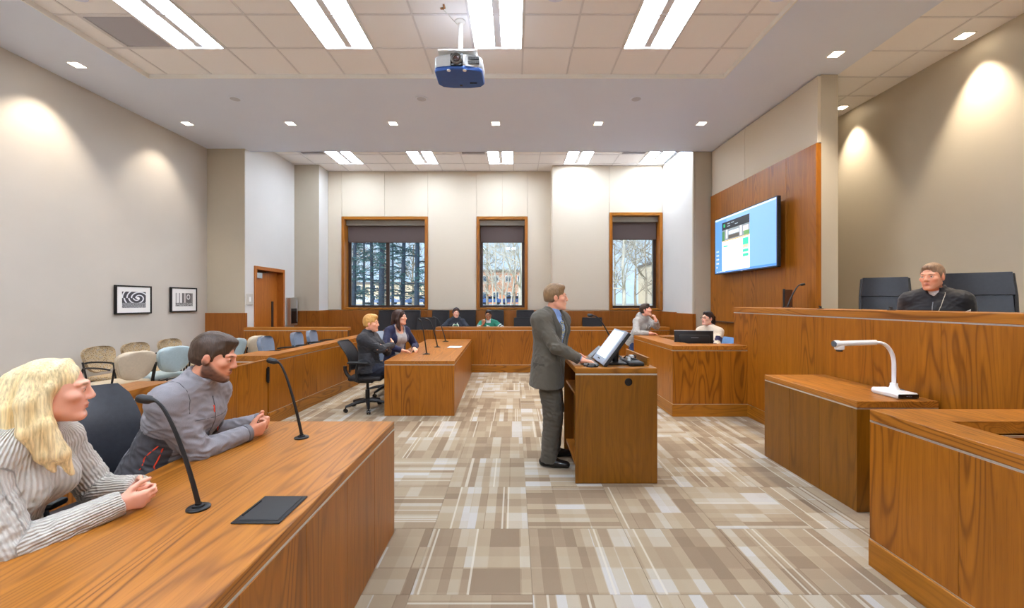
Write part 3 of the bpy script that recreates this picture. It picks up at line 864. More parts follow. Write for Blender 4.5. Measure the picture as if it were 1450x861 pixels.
place(copy_tree(c3), (-5.08, 7.30, .12), -FW - .12, 'pale blue armchair in front of the column wainscot')
c4 = guest_chair(M['leather_gr'], M['leather_gr'], M['leather_gr'], 'x')
for (x, y, lab) in ((-3.66, 6.70, 'grey blue armchair along the jury rail, nearest the viewpoint'), (-3.64, 7.62, 'grey blue armchair along the jury rail, middle one of three'), (-3.62, 8.14, 'grey blue armchair along the jury rail, farthest of three')):
    q = c4 if y < 7 else copy_tree(c4)
    place(q, (x, y, .12), FW + .15, lab); q.scale = (1.05, 1.05, 1.10)

def task_chair(label, mback, mseat, mesh_back=True, seat=.52, top=1.06, arms=True, w=.235, star=True):
    """swivel chair: five-star base with casters, gas post, seat, curved back; faces +y"""
    t = thing('office_chair', (0, 0, 0), label, 'chair')
    MB().rbox(-w, w, -.22, .26, seat - .075, seat, .035, 3).build('seat', mseat, t, True)
    zb = seat + .06
    rows = []
    for i in range(9):
        f = i / 8; hw = w * (.80 + .2 * math.sin(f * PI * .75)) - (.02 if i in (0, 8) else 0)
        yy = -.235 - .05 * f + .045 * math.sin(f * PI) - .10 * f * f
        rows.append([(hw * (j / 4 - 1), yy - .05 * (1 - (j / 4 - 1) ** 2) + .03, zb + (top - zb) * f) for j in range(9)])
    b = MB().sheet(rows, .012 if mesh_back else .06).build('backrest', mback, t, True)
    if mesh_back:
        rim = [r[0] for r in rows] + rows[-1] + [r[-1] for r in rows[::-1]] + rows[0][::-1]
        MB().tube(rim + [rim[0]], .014, 6).build('back_frame', M['black'], t, True)
    MB().tube(bez((0, -.33, seat + .12), (0, -.34, seat - .02), (0, -.22, seat - .13), (0, -.02, seat - .11), 8), .028, 8).build('back_spine', M['black'], t, True)
    if arms:
        for s in (-1, 1):
            a = MB().tube([(s * (w + .03), -.08, seat - .06), (s * (w + .05), -.08, seat + .08), (s * (w + .05), -.06, seat + .19)], .018, 6).tube([(s * .05, -.06, seat - .09), (s * (w + .03), -.08, seat - .06)], .014, 6).build('arm', M['black'], t, True)
            MB().rbox(s * (w + .05) - .04, s * (w + .05) + .04, -.20, .10, seat + .19, seat + .22, .012, 2).build('arm_pad', M['black'], a, True)
    MB().rbox(-.09, .09, -.12, .10, seat - .125, seat - .075, .01).build('tilt_box', M['black'], t)
    if star:
        MB().tube([(0, 0, .12), (0, 0, .30)], .032, 10).tube([(0, 0, .30), (0, 0, seat - .11)], .02, 10).build('gas_post', M['black'], t, True)
        for k in range(5):
            a = 2 * PI * k / 5 + PI / 2
            c, s_ = math.cos(a), math.sin(a)
            lg = MB().tube([(0, 0, .14), (.16 * c, .16 * s_, .125), (.32 * c, .32 * s_, .085)], [.034, .027, .018], 6).build('star_leg', M['black'], t, True)
            px, py = .32 * c, .32 * s_
            MB().lathe([(.008, -.028), (.028, -.026), (.03, -.008), (.012, -.006), (.012, .006), (.03, .008), (.028, .026), (.008, .028)], 12, (px, py, .031), (-s_, c, 0)).tube([(px, py, .05), (px, py, .085)], .01, 6).build('caster', M['black_gl'], lg, True)
    return t
tc = task_chair('black mesh swivel chair under the blond young man', M['mesh'], M['mesh'], True, .53, 1.02)
place(tc, (-2.19, 6.28, 0), FW + .06)
tc2 = task_chair('grey blue vinyl swivel chair behind the woman in the navy cardigan', M['leather_gr'], M['leather_gr'], False, .50, 1.06)
place(tc2, (-2.24, 7.35, 0), -2.2)
tc3 = task_chair('bright blue swivel chair behind the woman in glasses', M['bluefab'], M['bluefab'], False, .48, .99)
place(tc3, (3.34, 7.02, 0), 2.2)
tc3.scale = (.94, .94, 1)
tc4 = task_chair('black leather swivel chair of the bearded man', M['leather'], M['leather'], False, .55, 1.10, w=.25)
place(tc4, (-2.10, 2.27, 0), FW - .18)
tc5 = task_chair('black leather swivel chair of the blonde woman', M['leather'], M['leather'], False, .53, 1.00, w=.25)
place(tc5, (-2.02, 1.50, 0), FW + .1)

def gallery_chair(label, top, w=.215, proto={}):
    key = round(top, 2)
    if key in proto: t = copy_tree(proto[key])
    else:
        t = thing('gallery_chair', (0, 0, 0), 'x', 'chair', 'black mesh chairs at the gallery counter')
        MB().rbox(-.22, .22, -.2, .24, .40, .46, .03, 2).build('seat', M['mesh'], t, True)
        rows = [[(w * (j / 3 - 1) * (1 - .03 * i / 4), -.22 - .08 * i / 4 - .03 * (1 - (j / 3 - 1) ** 2), .52 + (top - .52) * i / 4) for j in range(7)] for i in range(5)]
        MB().sheet(rows, .012).build('backrest', M['mesh'], t, True)
        rim = [r[0] for r in rows] + rows[-1] + [r[-1] for r in rows[::-1]] + rows[0][::-1]
        MB().tube(rim + [rim[0]], .013, 6).build('back_frame', M['black'], t, True)
        for s in (-1, 1):
            MB().tube([(s * .25, -.18, .42), (s * .265, -.16, .66), (s * .265, .10, .68)], .014, 6).build('arm', M['black'], t, True)
        MB().tube([(0, 0, .10), (0, 0, .41)], .028, 8).build('post', M['black'], t, True)
        for k in range(4):
            a = PI / 4 + k * PI / 2
            MB().tube([(0, 0, .11), (.27 * math.cos(a), .27 * math.sin(a), .02)], [.028, .02], 6).build('leg', M['black'], t, True)
        MB().tube([(0, -.20, .30), (0, -.26, .40), (0, -.27, .60)], .022, 6).build('back_spine', M['black'], t, True)
        proto[key] = t
    tag(t, label)
    return t
BKW = PI         # facing the viewpoint
for (x, y, tp_, lab) in ((-3.2, 10.22, 1.14, 'tall black mesh chair under the left window, directly behind the blond young man'),
                         (-2.55, 10.22, 1.14, 'tall black mesh chair under the left window, behind the dark haired woman'),
                         (-1.86, 10.22, 1.14, 'tall black mesh chair left of the woman in the black hoodie'),
                         (-1.22, 10.44, 1.14, 'tall black mesh chair beside the right shoulder of the woman in the black hoodie'),
                         (-.50, 10.44, 1.14, 'tall black mesh chair behind the man in the green jersey'),
                         (.26, 10.30, 1.14, 'tall black mesh chair left of the man in the suit')):
    z = .25 if x > -2.9 else .25
    o = place(gallery_chair(lab, tp_), (x, y, .25), BKW + RND.uniform(-.1, .1))
for (x, y, lab) in ((-2.17, 10.12, 'low black mesh chair between two tall ones, left of the long counter'), (.24, 9.99, 'low black mesh chair in front of a tall one'), (1.14, 10.1, 'low black mesh chair just behind the man in the suit'), (1.93, 10.1, 'low black mesh chair behind the lectern microphone')):
    place(gallery_chair(lab, .965, .24), (x, y, .25), BKW)
MB().rbox(-3.55, -2.85, 9.72, 10.85, 0, .25).build('floor_gallery_riser', M['carpet_base'], kind='structure')

def exec_chair(label):
    t = thing('leather_chair', (0, 0, 0), label, 'chair', 'leather chairs on the dais')
    seat = .46; w = .27
    MB().rbox(-w, w, -.24, .27, seat - .11, seat, .04, 3).build('seat', M['leather'], t, True)
    def shell(z0, z1, tilt0, tilt1, th, n=6):
        rows = []
        for i in range(n):
            f = i / (n - 1)
            hw = w * (1 - .06 * f)
            rows.append([(hw * (j / 4 - 1), tilt0 + (tilt1 - tilt0) * f - .04 * (1 - (j / 4 - 1) ** 2), z0 + (z1 - z0) * f) for j in range(9)])
        return MB().sheet(rows, th)
    shell(seat + .02, 1.06, -.24, -.345, .075).build('backrest', M['leather'], t, True)
    shell(1.065, 1.275, -.338, -.365, .095, 5).build('headrest', M['leather'], t, True)
    for s in (-1, 1):
        MB().tube([(s * (w + .005), -.25, seat + .0), (s * w, -.36, 1.06), (s * .252, -.388, 1.265)], .022, 6).build('side_edge', M['black'], t, True)
        MB().tube([(s * .29, -.15, seat - .05), (s * .31, -.15, seat + .16), (s * .31, .12, seat + .19)], .02, 6).build('arm', M['black'], t, True)
    MB().tube([(0, 0, .1), (0, 0, seat - .1)], .03, 10).build('gas_post', M['black'], t, True)
    for k in range(5):
        a = 2 * PI * k / 5
        MB().tube([(0, 0, .12), (.3 * math.cos(a), .3 * math.sin(a), .05)], [.03, .018], 6).ball((.3 * math.cos(a), .3 * math.sin(a), .028), .027, 8, 6).build('star_leg', M['black'], t, True)
    return t
def yaw(dx, dy): return math.atan2(dy, dx) - PI / 2
e1 = exec_chair('empty black leather chair behind the judge bench, left of the man'); place(e1, (3.99, 4.50, .60), yaw(-.62, -.78))
e2 = copy_tree(e1); place(e2, (4.20, 3.74, .60), yaw(-.62, -.78), 'black leather chair behind the man at the judge bench')
e1.scale = (.78, .9, 1.0); e2.scale = (.88, .9, 1.0)
# ------------------------------------------------------------------ things on walls, tables and ceiling
def gooseneck(base, tip, label, group=None, r=.0075, foot=.042, cap=.018, caplen=.06, low=.42):
    b = Vector(base); e = Vector(tip)
    t = thing('gooseneck_microphone', base, label, 'microphone', group)
    loc = lambda p: Vector(p) - b
    MB().lathe([(foot, 0), (foot, .006), (foot * .92, .009), (foot * .55, .010), (foot * .5, .016), (foot * .3, .018), (.012, .024), (.001, .024)], 24).build('base', M['blackmetal'], t, True)
    d = e - b
    hor = Vector((d.x, d.y, 0))
    p1 = b + Vector((0, 0, d.z * low)) + hor * .16
    p2 = b + Vector((0, 0, d.z * 1.02)) + hor * .52
    stop = e - (e - p2).normalized() * caplen * .9
    pts = bez(b + Vector((0, 0, .02)), p1, p2, stop, 18)
    MB().tube([loc(p) for p in pts], [r * 1.25 - r * .5 * i / 18 for i in range(19)], 8).build('gooseneck', M['black'], t, True)
    ax = (stop - pts[-2]).normalized()
    c = stop - b
    MB().lathe([(.006, -.012), (cap * .55, 0), (cap * .9, .008), (cap, .02), (cap, caplen * .72), (cap * .8, caplen * .92), (cap * .3, caplen), (.001, caplen)], 14, c, ax).build('capsule', M['black'], t, True)
    return t
MG = 'gooseneck microphones on the tables'
gooseneck((-1.27, 1.69, .77), (-1.495, 1.67, 1.205), 'gooseneck microphone on the near table in front of the blonde woman', MG)
gooseneck((-1.30, 2.57, .77), (-1.485, 2.53, 1.232), 'gooseneck microphone at the far end of the near table by the bearded man', MG)
gooseneck((-1.39, 6.67, .775), (-1.53, 6.66, 1.29), 'nearest of three gooseneck microphones on the far table', MG, r=.009, foot=.06)
gooseneck((-1.41, 7.72, .775), (-1.63, 7.70, 1.28), 'middle of three gooseneck microphones on the far table', MG, r=.0095, foot=.06)
gooseneck((-1.44, 8.82, .775), (-1.70, 8.80, 1.27), 'farthest of three gooseneck microphones on the far table', MG, r=.010, foot=.065)
gooseneck((1.10, 4.45, 1.02), (.775, 4.42, 1.455), 'gooseneck microphone on the lectern behind its screen', MG, r=.008, low=.3)
gooseneck((3.10, 9.72, 1.03), (3.16, 9.70, 1.36), 'gooseneck microphone on the far counter by the right wainscot', MG, r=.010)
gooseneck((3.83, 5.88, 1.525), (4.04, 5.84, 1.84), 'gooseneck microphone on the far end of the judge bench', MG, r=.010)
bx = thing('display_panel', (3.90, 5.98, 1.525), 'upright dark brown panel with black edge on the judge bench', 'display', rz=.25)
MB().rbox(-.07, .07, -.012, .012, 0, .255, .004).build('panel', pbr('brown_panel', lin(88, 58, 40), .4, nscale=20, namp=.05), bx)
MB().rbox(-.082, -.068, -.016, .016, 0, .265, .003).build('edge', M['black'], bx)
MB().rbox(-.075, .075, -.04, .04, 0, .006, .002).build('foot', M['black'], bx)
for x, y, lab in ((3.45, 4.73, 'small black microphone stub on the judge bench, farther one'), (3.50, 3.90, 'small black microphone stub on the judge bench in front of the empty chair')):
    q = thing('microphone_stub', (x, y, 1.525), lab, 'microphone', 'microphone stubs on the judge bench')
    MB().lathe([(.03, 0), (.03, .006), (.012, .010), (.011, .03), (.001, .032)], 14).build('base', M['black'], q, True)
    MB().tube([(0, 0, .025), (-.02, 0, .03)], .007, 8).build('neck', M['black'], q, True)
cd = thing('name_card', (-1.09, 7.75, .775), 'pale blue card lying on the far table', 'card', rz=-.03)
MB().rbox(-.12, .12, -.15, .15, 0, .004, .001).build('sheet', pbr('pale_blue_card', lin(200, 226, 238), .5), cd)
MB().box(-.09, .09, .05, .056, .004, .0045).box(-.09, .06, .02, .026, .004, .0045).box(-.09, .08, -.01, -.004, .004, .0045).build('printed_lines', pbr('print_blue', lin(120, 160, 190), .6), cd)

# projector
pj = thing('projector', (-.605, 4.70, 0), 'silver and dark blue projector hanging on a white ceiling pole', 'projector')
MB().tube([(-.605, 4.72, 4.28), (-.605, 4.72, 4.755)], .026, 14).lathe([(.06, 0), (.06, .012), (.03, .03)], 18, (-.605, 4.72, 4.755), (0, 0, -1)).build('ceiling_pole', M['white'], pj, True, at='world')
MB().rbox(-.815, -.395, 4.475, 4.82, 4.278, 4.30, .004).box(-.80, -.79, 4.56, 4.80, 4.22, 4.28).box(-.42, -.41, 4.56, 4.80, 4.22, 4.28).build('mount_plate', M['white'], pj, at='world')
prof = [(-.26, 4.54), (-.245, 4.515), (-.12, 4.50), (-.08, 4.475), (.06, 4.475), (.10, 4.50), (.23, 4.515), (.255, 4.545), (.265, 4.80), (.22, 4.86), (.10, 4.885), (-.10, 4.885), (-.22, 4.86), (-.265, 4.80)]
up = [(x - .60, y) for x, y in prof]
MB().bprism(up, 4.125, 4.245, .014).build('upper_case', pbr('silver_plastic', lin(188, 188, 186), .35, .2, nscale=30, namp=.03), pj, True, at='world')
MB().bprism([(-.60 + (x + .60) * 1.0, y) for x, y in up], 4.085, 4.128, .010).build('lower_case', pbr('midnight_blue_plastic', lin(36, 84, 160), .35, nscale=30, namp=.08), pj, True, at='world')
MB().rbox(-.68, -.545, 4.462, 4.50, 4.115, 4.25, .012, 2).build('lens_housing', M['black_gl'], pj, True, at='world')
MB().lathe([(.058, 0), (.060, .02), (.054, .03), (.048, .03), (.044, .012), (.001, .012)], 24, (-.612, 4.465, 4.185), (0, -1, 0)).build('lens_ring', pbr('lens_ring_grey', lin(130, 130, 128), .3, .5), pj, True, at='world')
MB().ball((-.612, 4.462, 4.185), .040, 18, 10, (1, .5, 1)).build('lens', pbr('coated_lens', lin(60, 34, 34), .05, 0, 1.0), pj, True, at='world')
gr = pbr('vent_dark', lin(40, 40, 40), .6)
for zz in (4.155, 4.20):
    vv = MB().box(-.495, -.375, 4.497, 4.512, zz, zz + .032).build('vent', gr, pj, at='world')
    mm = MB()
    for k in range(9): mm.box(-.49 + .0128 * k, -.4865 + .0128 * k, 4.494, 4.50, zz + .002, zz + .03)
    mm.build('vent_bar', pbr('vent_bar_grey', lin(120, 120, 118), .4), vv, at='world')
MB().box(-.62, -.59, 4.80, 4.83, 4.082, 4.086).build('latch', M['black'], pj, at='world')
MB().box(-.50, -.42, 4.75, 4.775, 4.083, 4.086).build('rating_plate', M['black_gl'], pj, at='world')
for xx in (-.70, -.53): MB().lathe([(.02, 0), (.02, .008), (.001, .008)], 12, (xx, 4.50, 4.086), (0, 0, -1)).build('foot', M['white'], pj, True, at='world')
MB().tube(bez((-.605, 4.74, 4.73), (-.66, 4.74, 4.72), (-.70, 4.62, 4.745), (-.76, 4.52, 4.742), 10), .004, 5).build('cable', M['white'], pj, True, at='world')
MB().rbox(-.79, -.75, 4.49, 4.51, 4.738, 4.752, .003).rbox(-.755, -.735, 4.44, 4.50, 4.738, 4.752, .003).build('cable_clip', pbr('brass_clip', lin(170, 130, 90), .4, .5), pj, at='world')

# wall screen
def flat(name, cx, cy, w, h, m, par, z, th=.001):
    return MB().rbox(cx - w / 2, cx + w / 2, -z - th, -z, cy - h / 2, cy + h / 2, .0003).build(name, m, par)
W, H = 1.90, 1.065
ys_, ye_ = 6.27, 8.16
tv = thing('wall_screen', (3.915, (ys_ + ye_) / 2, 2.13 + H / 2), 'large flat screen on the oak panelling showing a web page', 'screen', rz=-PI / 2 + .012)
MB().rbox(-W / 2, W / 2, 0, .055, -H / 2, H / 2, .006).build('housing', M['black'], tv)
fr = MB()
b_ = .018
fr.rbox(-W / 2, W / 2, -.006, 0, H / 2 - b_, H / 2, .002).rbox(-W / 2, W / 2, -.006, 0, -H / 2, -H / 2 + b_ * 1.3, .002).rbox(-W / 2, -W / 2 + b_, -.006, 0, -H / 2, H / 2, .002).rbox(W / 2 - b_, W / 2, -.006, 0, -H / 2, H / 2, .002)
fr.build('bezel', pbr('dark_bezel', lin(62, 66, 74), .3, .3), tv)
def scr(n, c, s=1.0): return emit('screen_' + n, lin(*c), s)
LCD = .64
flat('screen_desktop', 0, 0, W - 2 * b_, H - 2 * b_, scr('blue', (118, 164, 228), LCD), tv, .001)
flat('screen_side_shade', -.72, -.02, .40, H - 2 * b_ - .05, scr('blue2', (84, 140, 214), LCD), tv, .002)
flat('browser_bar', 0, H / 2 - .034, W - 2 * b_ - .01, .028, scr('bar', (200, 222, 246), LCD), tv, .003)
flat('task_bar', 0, -H / 2 + .044, W - 2 * b_ - .01, .03, scr('bar2', (70, 132, 220), LCD), tv, .003)
page = flat('web_page', -.22, -.045, .90, .885, scr('page', (236, 240, 252), LCD), tv, .003)
flat('page_header', -.22, .345, .90, .145, scr('dark', (34, 40, 48), LCD), page, .0045)
flat('page_logo', -.585, .352, .055, .06, scr('green', (30, 170, 110), LCD), page, .006)
for k in range(4): flat('header_text', -.43 + .13 * (k % 3), .372 - .045 * (k // 2), .10, .014, scr('hdr%d' % k, (150, 164, 176), LCD), page, .006)
ph = flat('page_photo', -.22, .175, .90, .20, scr('photo', (120, 132, 140), LCD), page, .0045)
for (cx, cz, w, h, c) in ((-.62, .165, .09, .17, (70, 120, 70)), (-.50, .19, .06, .16, (196, 204, 214)), (-.26, .20, .34, .06, (206, 216, 228)), (-.26, .125, .36, .06, (82, 78, 72)), (-.03, .18, .07, .17, (190, 190, 196)), (.12, .20, .16, .09, (206, 190, 196)), (.15, .12, .17, .07, (92, 140, 84))):
    flat('photo_patch', cx, cz, w, h, scr('ph%d%d' % (cx * 100, cz * 100), c, LCD), page, .0056)
flat('orange_bar', -.22, .066, .90, .014, scr('orange', (244, 170, 70), LCD), page, .006)
teal = scr('teal', (60, 200, 160), LCD); ink = scr('ink', (176, 190, 206), LCD); pale = scr('paleteal', (176, 232, 220), LCD)
flat('heading', -.54, -.03, .16, .028, teal, page, .006); flat('heading', -.36, -.055, .17, .018, pale, page, .006)
for k in range(9):
    flat('text_line', -.52 + .02 * (k % 2), -.09 - .036 * k, .20 - .03 * (k % 3), .008, ink, page, .006)
flat('side_box', .115, -.05, .17, .17, teal, page, .006); flat('side_picture', .115, -.105, .15, .05, scr('pic', (196, 176, 150), LCD), page, .007)
flat('side_box', .115, -.18, .17, .05, teal, page, .006); flat('side_box', .115, -.255, .17, .05, teal, page, .006)
for cx, cz, w, h in ((-.60, -.41, .10, .03), (-.37, -.415, .15, .05), (-.12, -.39, .12, .03)): flat('page_footer', cx, cz, w, h, scr('ft%d' % (cx * 100), (204, 216, 232), LCD), page, .006)
for k in range(9): flat('desktop_icon', -.86 + .055 * (k % 2), -.10 - .075 * (k // 2), .035, .03, scr('ic%d' % k, (190 + 6 * k, 214, 230), LCD), tv, .004)
for k in range(5): flat('task_icon', -.85 + .07 * k, -H / 2 + .044, .03, .018, scr('ti%d' % k, (220, 230, 240), LCD), tv, .005)
MB().rbox(-.55, .55, .055, .10, -.30, .30, .004).build('wall_mount', M['blackmetal'], tv)
for s in (-.3, .3): MB().rbox(s - .02, s + .02, .08, .15, -.34, .34, .004).build('mount_arm', M['blackmetal'], tv)
MB().box(.90, .94, .01, .06, .28, .34).box(.90, .955, .02, .05, -.38, -.34).box(.90, .955, .02, .05, -.30, -.27).build('side_ports', M['black'], tv)
MB().rbox(-.03, .03, -.0075, -.006, -H / 2 + .005, -H / 2 + .013, .0005).build('badge', M['alu'], tv)

# framed black and white photographs on the left wall
def swirl():
    k = NT('photo_of_curved_ceiling')
    s = k.n('ShaderNodeSeparateXYZ'); k.l(k.vmath('MULTIPLY', k.obj(), (.76, 1.0, .73)), s.inputs[0])
    x = k.math('SUBTRACT', s.outputs[0], .05); z = k.math('SUBTRACT', s.outputs[2], .02)
    r = k.math('SQRT', k.math('ADD', k.math('MULTIPLY', x, x), k.math('MULTIPLY', k.math('MULTIPLY', z, z), 2.6)))
    a = k.math('ARCTAN2', z, x)
    w = k.math('SINE', k.math('ADD', k.math('MULTIPLY', r, 105), k.math('MULTIPLY', a, 1.6)))
    top = k.ramp(w, [(0.0, (.05, .05, .06)), (0.50, (.09, .09, .11)), (0.68, (.80, .82, .86))])
    hole = k.math('LESS_THAN', r, .022)
    top = k.mix(hole, top, (.95, .95, .95))
    n = k.noise(k.vmath('MULTIPLY', k.obj(), (60.0, 1.0, 130.0)), 1.0, 2)
    low = k.ramp(n, [(0.4, (.07, .07, .08)), (0.6, (.45, .46, .48))])
    c = k.mix(k.math('LESS_THAN', s.outputs[2], -.035), top, low)
    k.l(c, k.b.inputs['Base Color']); k.b.inputs['Roughness'].default_value = .4
    return k.m
def bands():
    k = NT('photo_of_tall_windows')
    s = k.n('ShaderNodeSeparateXYZ'); k.l(k.vmath('MULTIPLY', k.obj(), (.79, 1.0, .78)), s.inputs[0])
    x = k.math('MULTIPLY_ADD', s.outputs[0], 1 / .30, .5)
    c = k.ramp(x, [(0.0, (.5, .5, .5)), (.06, (.85, .85, .85)), (.17, (.2, .2, .2)), (.22, (.8, .8, .8)), (.36, (.08, .08, .08)), (.46, (.55, .52, .52)), (.58, (.14, .13, .13)), (.92, (.22, .21, .21))], 'CONSTANT')
    xx = k.math('SUBTRACT', s.outputs[0], .075); zz = k.math('SUBTRACT', s.outputs[2], .04)
    r = k.math('SQRT', k.math('ADD', k.math('MULTIPLY', xx, xx), k.math('MULTIPLY', zz, k.math('MULTIPLY', zz, .7))))
    ring = k.math('MULTIPLY', k.math('LESS_THAN', r, .034), k.math('GREATER_THAN', r, .020))
    c = k.mix(ring, c, (.7, .7, .7))
    n = k.noise(k.vmath('MULTIPLY', k.obj(), (50.0, 1.0, 60.0)), 1.0, 1)
    c = k.mix(k.math('LESS_THAN', s.outputs[2], -.045), c, k.ramp(n, [(.4, (.10, .10, .10)), (.62, (.5, .5, .5))]))
    k.l(c, k.b.inputs['Base Color']); k.b.inputs['Roughness'].default_value = .4
    return k.m
def picture(y0, y1, z0, z1, m, label, pw=.21, ph_=.13):
    w, h = y1 - y0, z1 - z0
    xw = -6.33 + .13 * ((y0 + y1) / 2 + 3.6) / 12.15 + .03
    t = thing('framed_photograph', (xw, (y0 + y1) / 2, (z0 + z1) / 2), label, 'picture', 'black framed photographs on the left wall', rz=PI / 2 - .011)
    f = .022
    MB().rbox(-w / 2, w / 2, -.016, .024, h / 2 - f, h / 2, .003).rbox(-w / 2, w / 2, -.016, .024, -h / 2, -h / 2 + f, .003).rbox(-w / 2, -w / 2 + f, -.016, .024, -h / 2 + f, h / 2 - f, .003).rbox(w / 2 - f, w / 2, -.016, .024, -h / 2 + f, h / 2 - f, .003).build('frame', M['blackmetal'], t)
    MB().box(-w / 2 + f, w / 2 - f, -.004, .0, -h / 2 + f, h / 2 - f).build('mat', pbr('white_mat', lin(240, 240, 238), .6), t)
    MB().box(-pw, pw, -.006, -.004, -ph_, ph_).build('photograph', m, t)
    return t
picture(6.52, 7.16, 1.41, 1.87, swirl(), 'black framed photograph with sweeping curved ceiling lines')
picture(7.56, 8.17, 1.42, 1.875, bands(), 'black framed photograph with upright bands, nearer the column', .20, .122)

# wall plate, extinguisher cabinet, alcove light switch
wp = thing('wall_plate', (DX + .004, 8.63, 1.66), 'flat white wall plate left of the oak door', 'plate', rz=PI / 2)
MB().rbox(-.10, .10, -.014, .004, -.115, .115, .004).build('cover', pbr('plate_cream', lin(196, 192, 182), .4, nscale=8, namp=.01), wp)
MB().rbox(-.03, .03, -.016, -.010, -.05, .05, .003).build('rocker', M['white'], wp)
fe = thing('extinguisher_cabinet', (DX, 10.16, 1.04), 'stainless steel wall cabinet right of the oak door', 'cabinet')
MB().rbox(DX, DX + .12, 10.0, 10.33, 1.04, 1.71, .006).build('box', M['steel'], fe, at='world')
MB().box(DX + .12, DX + .128, 10.03, 10.30, 1.09, 1.45).build('glass_door', M['black_gl'], fe, at='world')
MB().rbox(DX + .12, DX + .14, 10.27, 10.29, 1.12, 1.66, .003).build('handle', M['alu'], fe, at='world')

# document camera on the credenza
dc = thing('document_camera', (3.07, 3.40, .845), 'white document camera with arched arm on the low credenza', 'camera')
poly = [(-.09, -.13), (.087, -.13), (.087, .10), (.06, .145), (-.06, .145), (-.09, .10)]
MB().bprism(poly, 0, .045, .012).build('base', M['plastic_wh'], dc, True)
MB().rbox(-.080, .078, -.1345, -.126, .006, .038, .008, 2).build('control_strip', M['black_gl'], dc, True)
mb = MB()
for k in range(3): mb.box(-.02 + .016 * k, -.01 + .016 * k, -.1355, -.134, .020, .024)
mb.build('indicator_lights', pbr('indicator', lin(120, 120, 130), .4), dc)
MB().lathe([(.045, .042), (.034, .055), (.026, .075), (.025, .095), (.001, .095)], 18, (.03, .03, 0)).build('post_foot', M['plastic_wh'], dc, True)
MB().rbox(.05, .075, -.02, .02, .043, .052, .004).build('dial', pbr('grey_button', lin(110, 116, 126), .4), dc)
arm = [(.03, .03, .09), (.03, .03, .25)] + [(.03 - .125 + .125 * math.cos(t), .03, .25 + .175 * math.sin(t)) for t in [PI / 2 * i / 10 for i in range(1, 11)]] + [(-.13, .03, .424)]
MB().tube(arm, .013, 10, 1.4).build('arm', M['plastic_wh'], dc, True)
MB().lathe([(.001, -.002), (.014, 0), (.021, .008), (.022, .30), (.027, .32), (.028, .345), (.024, .352), (.001, .352)], 18, (-.11, .03, .427), (-1, -.02, -.03)).build('camera_head', M['plastic_wh'], dc, True)
MB().lathe([(.026, 0), (.024, .008), (.001, .009)], 18, (-.461, .024, .416), (-1, -.02, -.03)).build('end_cap', pbr('grey_cap', lin(90, 96, 104), .3), dc, True)
MB().rbox(-.445, -.385, .005, .055, .365, .412, .012, 2).build('lens_block', M['plastic_wh'], dc, True)
MB().lathe([(.022, 0), (.024, .010), (.018, .014), (.001, .013)], 16, (-.415, .03, .366), (0, 0, -1)).build('lens', M['black_gl'], dc, True)

# lectern equipment
lm = thing('lectern_screen', (.80, 3.99, LZ), 'tilted silver touch screen on the lectern', 'screen')
nx = Vector((-.80, 0, .60)); ux = Vector((0, -1, 0)); vx = Vector((.60, 0, .80))
cc = Vector((.105, 0, .165))
def on(c, u, v, w): return c + ux * u + vx * v + nx * w
MB().obox(on(cc, 0, 0, 0), (ux, vx, nx), (.225, .185, .012), .006, 2).build('silver_frame', pbr('silver_frame', lin(178, 186, 200), .3, .3), lm)
MB().obox(on(cc, 0, 0, -.025), (ux, vx, nx), (.228, .188, .016), .006, 2).build('back_case', M['black'], lm)
sc_ = MB().obox(on(cc, 0, .02, .0125), (ux, vx, nx), (.185, .145, .001)).build('display', scr('lect', (222, 236, 246), .66), lm)
for k, (u, v, a, w2, c) in enumerate(((-.02, .05, .5, .30, (176, 208, 232)), (.03, -.02, .5, .26, (196, 220, 236)), (0, -.085, .15, .30, (190, 222, 200)), (.05, .10, .4, .2, (240, 248, 252)))):
    uu = ux * math.cos(a) + vx * math.sin(a); vv = vx * math.cos(a) - ux * math.sin(a)
    MB().obox(on(cc, u, .02 + v, .0145 + .0004 * k), (uu, vv, nx), (w2 / 2.4, .014, .0002)).build('picture_band', scr('lband%d' % k, c, .62), sc_)
MB().obox(on(cc, 0, -.150, .0125), (ux, vx, nx), (.04, .006, .001)).build('button_row', M['black'], lm)
MB().rbox(.06, .30, -.12, .12, 0, .02, .006).tube([(.16, 0, .015), (.17, 0, .16)], .03, 10).build('stand', M['black'], lm)
cb = thing('cable_bundle', (1.05, 4.0, LZ), 'tangle of black cables behind the lectern screen', 'cable')
rr = random.Random(3)
for k in range(9):
    p = [Vector((rr.uniform(-.02, .14), rr.uniform(-.22, .2), rr.uniform(.01, .10))) for _ in range(4)]
    p[0].z = .008; p[3].z = .008
    MB().tube(bez(*p, 12), .0065, 5).build('cable', M['black'], cb, True)
MB().rbox(-.01, .13, -.20, .16, 0, .035, .008).build('power_strip', M['black'], cb)
MB().rbox(.0, .03, -.10, -.04, .035, .07, .004).rbox(.05, .09, .0, .05, .035, .075, .004).build('plug', M['plastic_wh'], cb, label='pale grey plug')
kb = thing('keyboard', (.70, 4.02, LZ), 'dark keyboard on the lectern under the hands of the man', 'keyboard', rz=-PI / 2)
MB().rbox(-.215, .215, -.07, .07, 0, .016, .005).build('case', pbr('grey_keyboard', lin(70, 66, 62), .45), kb)
km = bpy.data.materials.get('x') or pbr('key_grey', lin(112, 106, 100), .5)
kp = None
for r_ in range(5):
    for c_ in range(14):
        if kp is None: o = kp = MB().rbox(-.0125, .0125, -.0105, .0105, 0, .007, .002).build('key', km, kb)
        else: o = kp.copy(); COL.objects.link(o)
        o.location = (-.195 + .030 * c_, -.052 + .026 * r_, .015)
ms = thing('mouse', (.70, 3.765, LZ), 'black mouse at the near edge of the lectern', 'mouse')
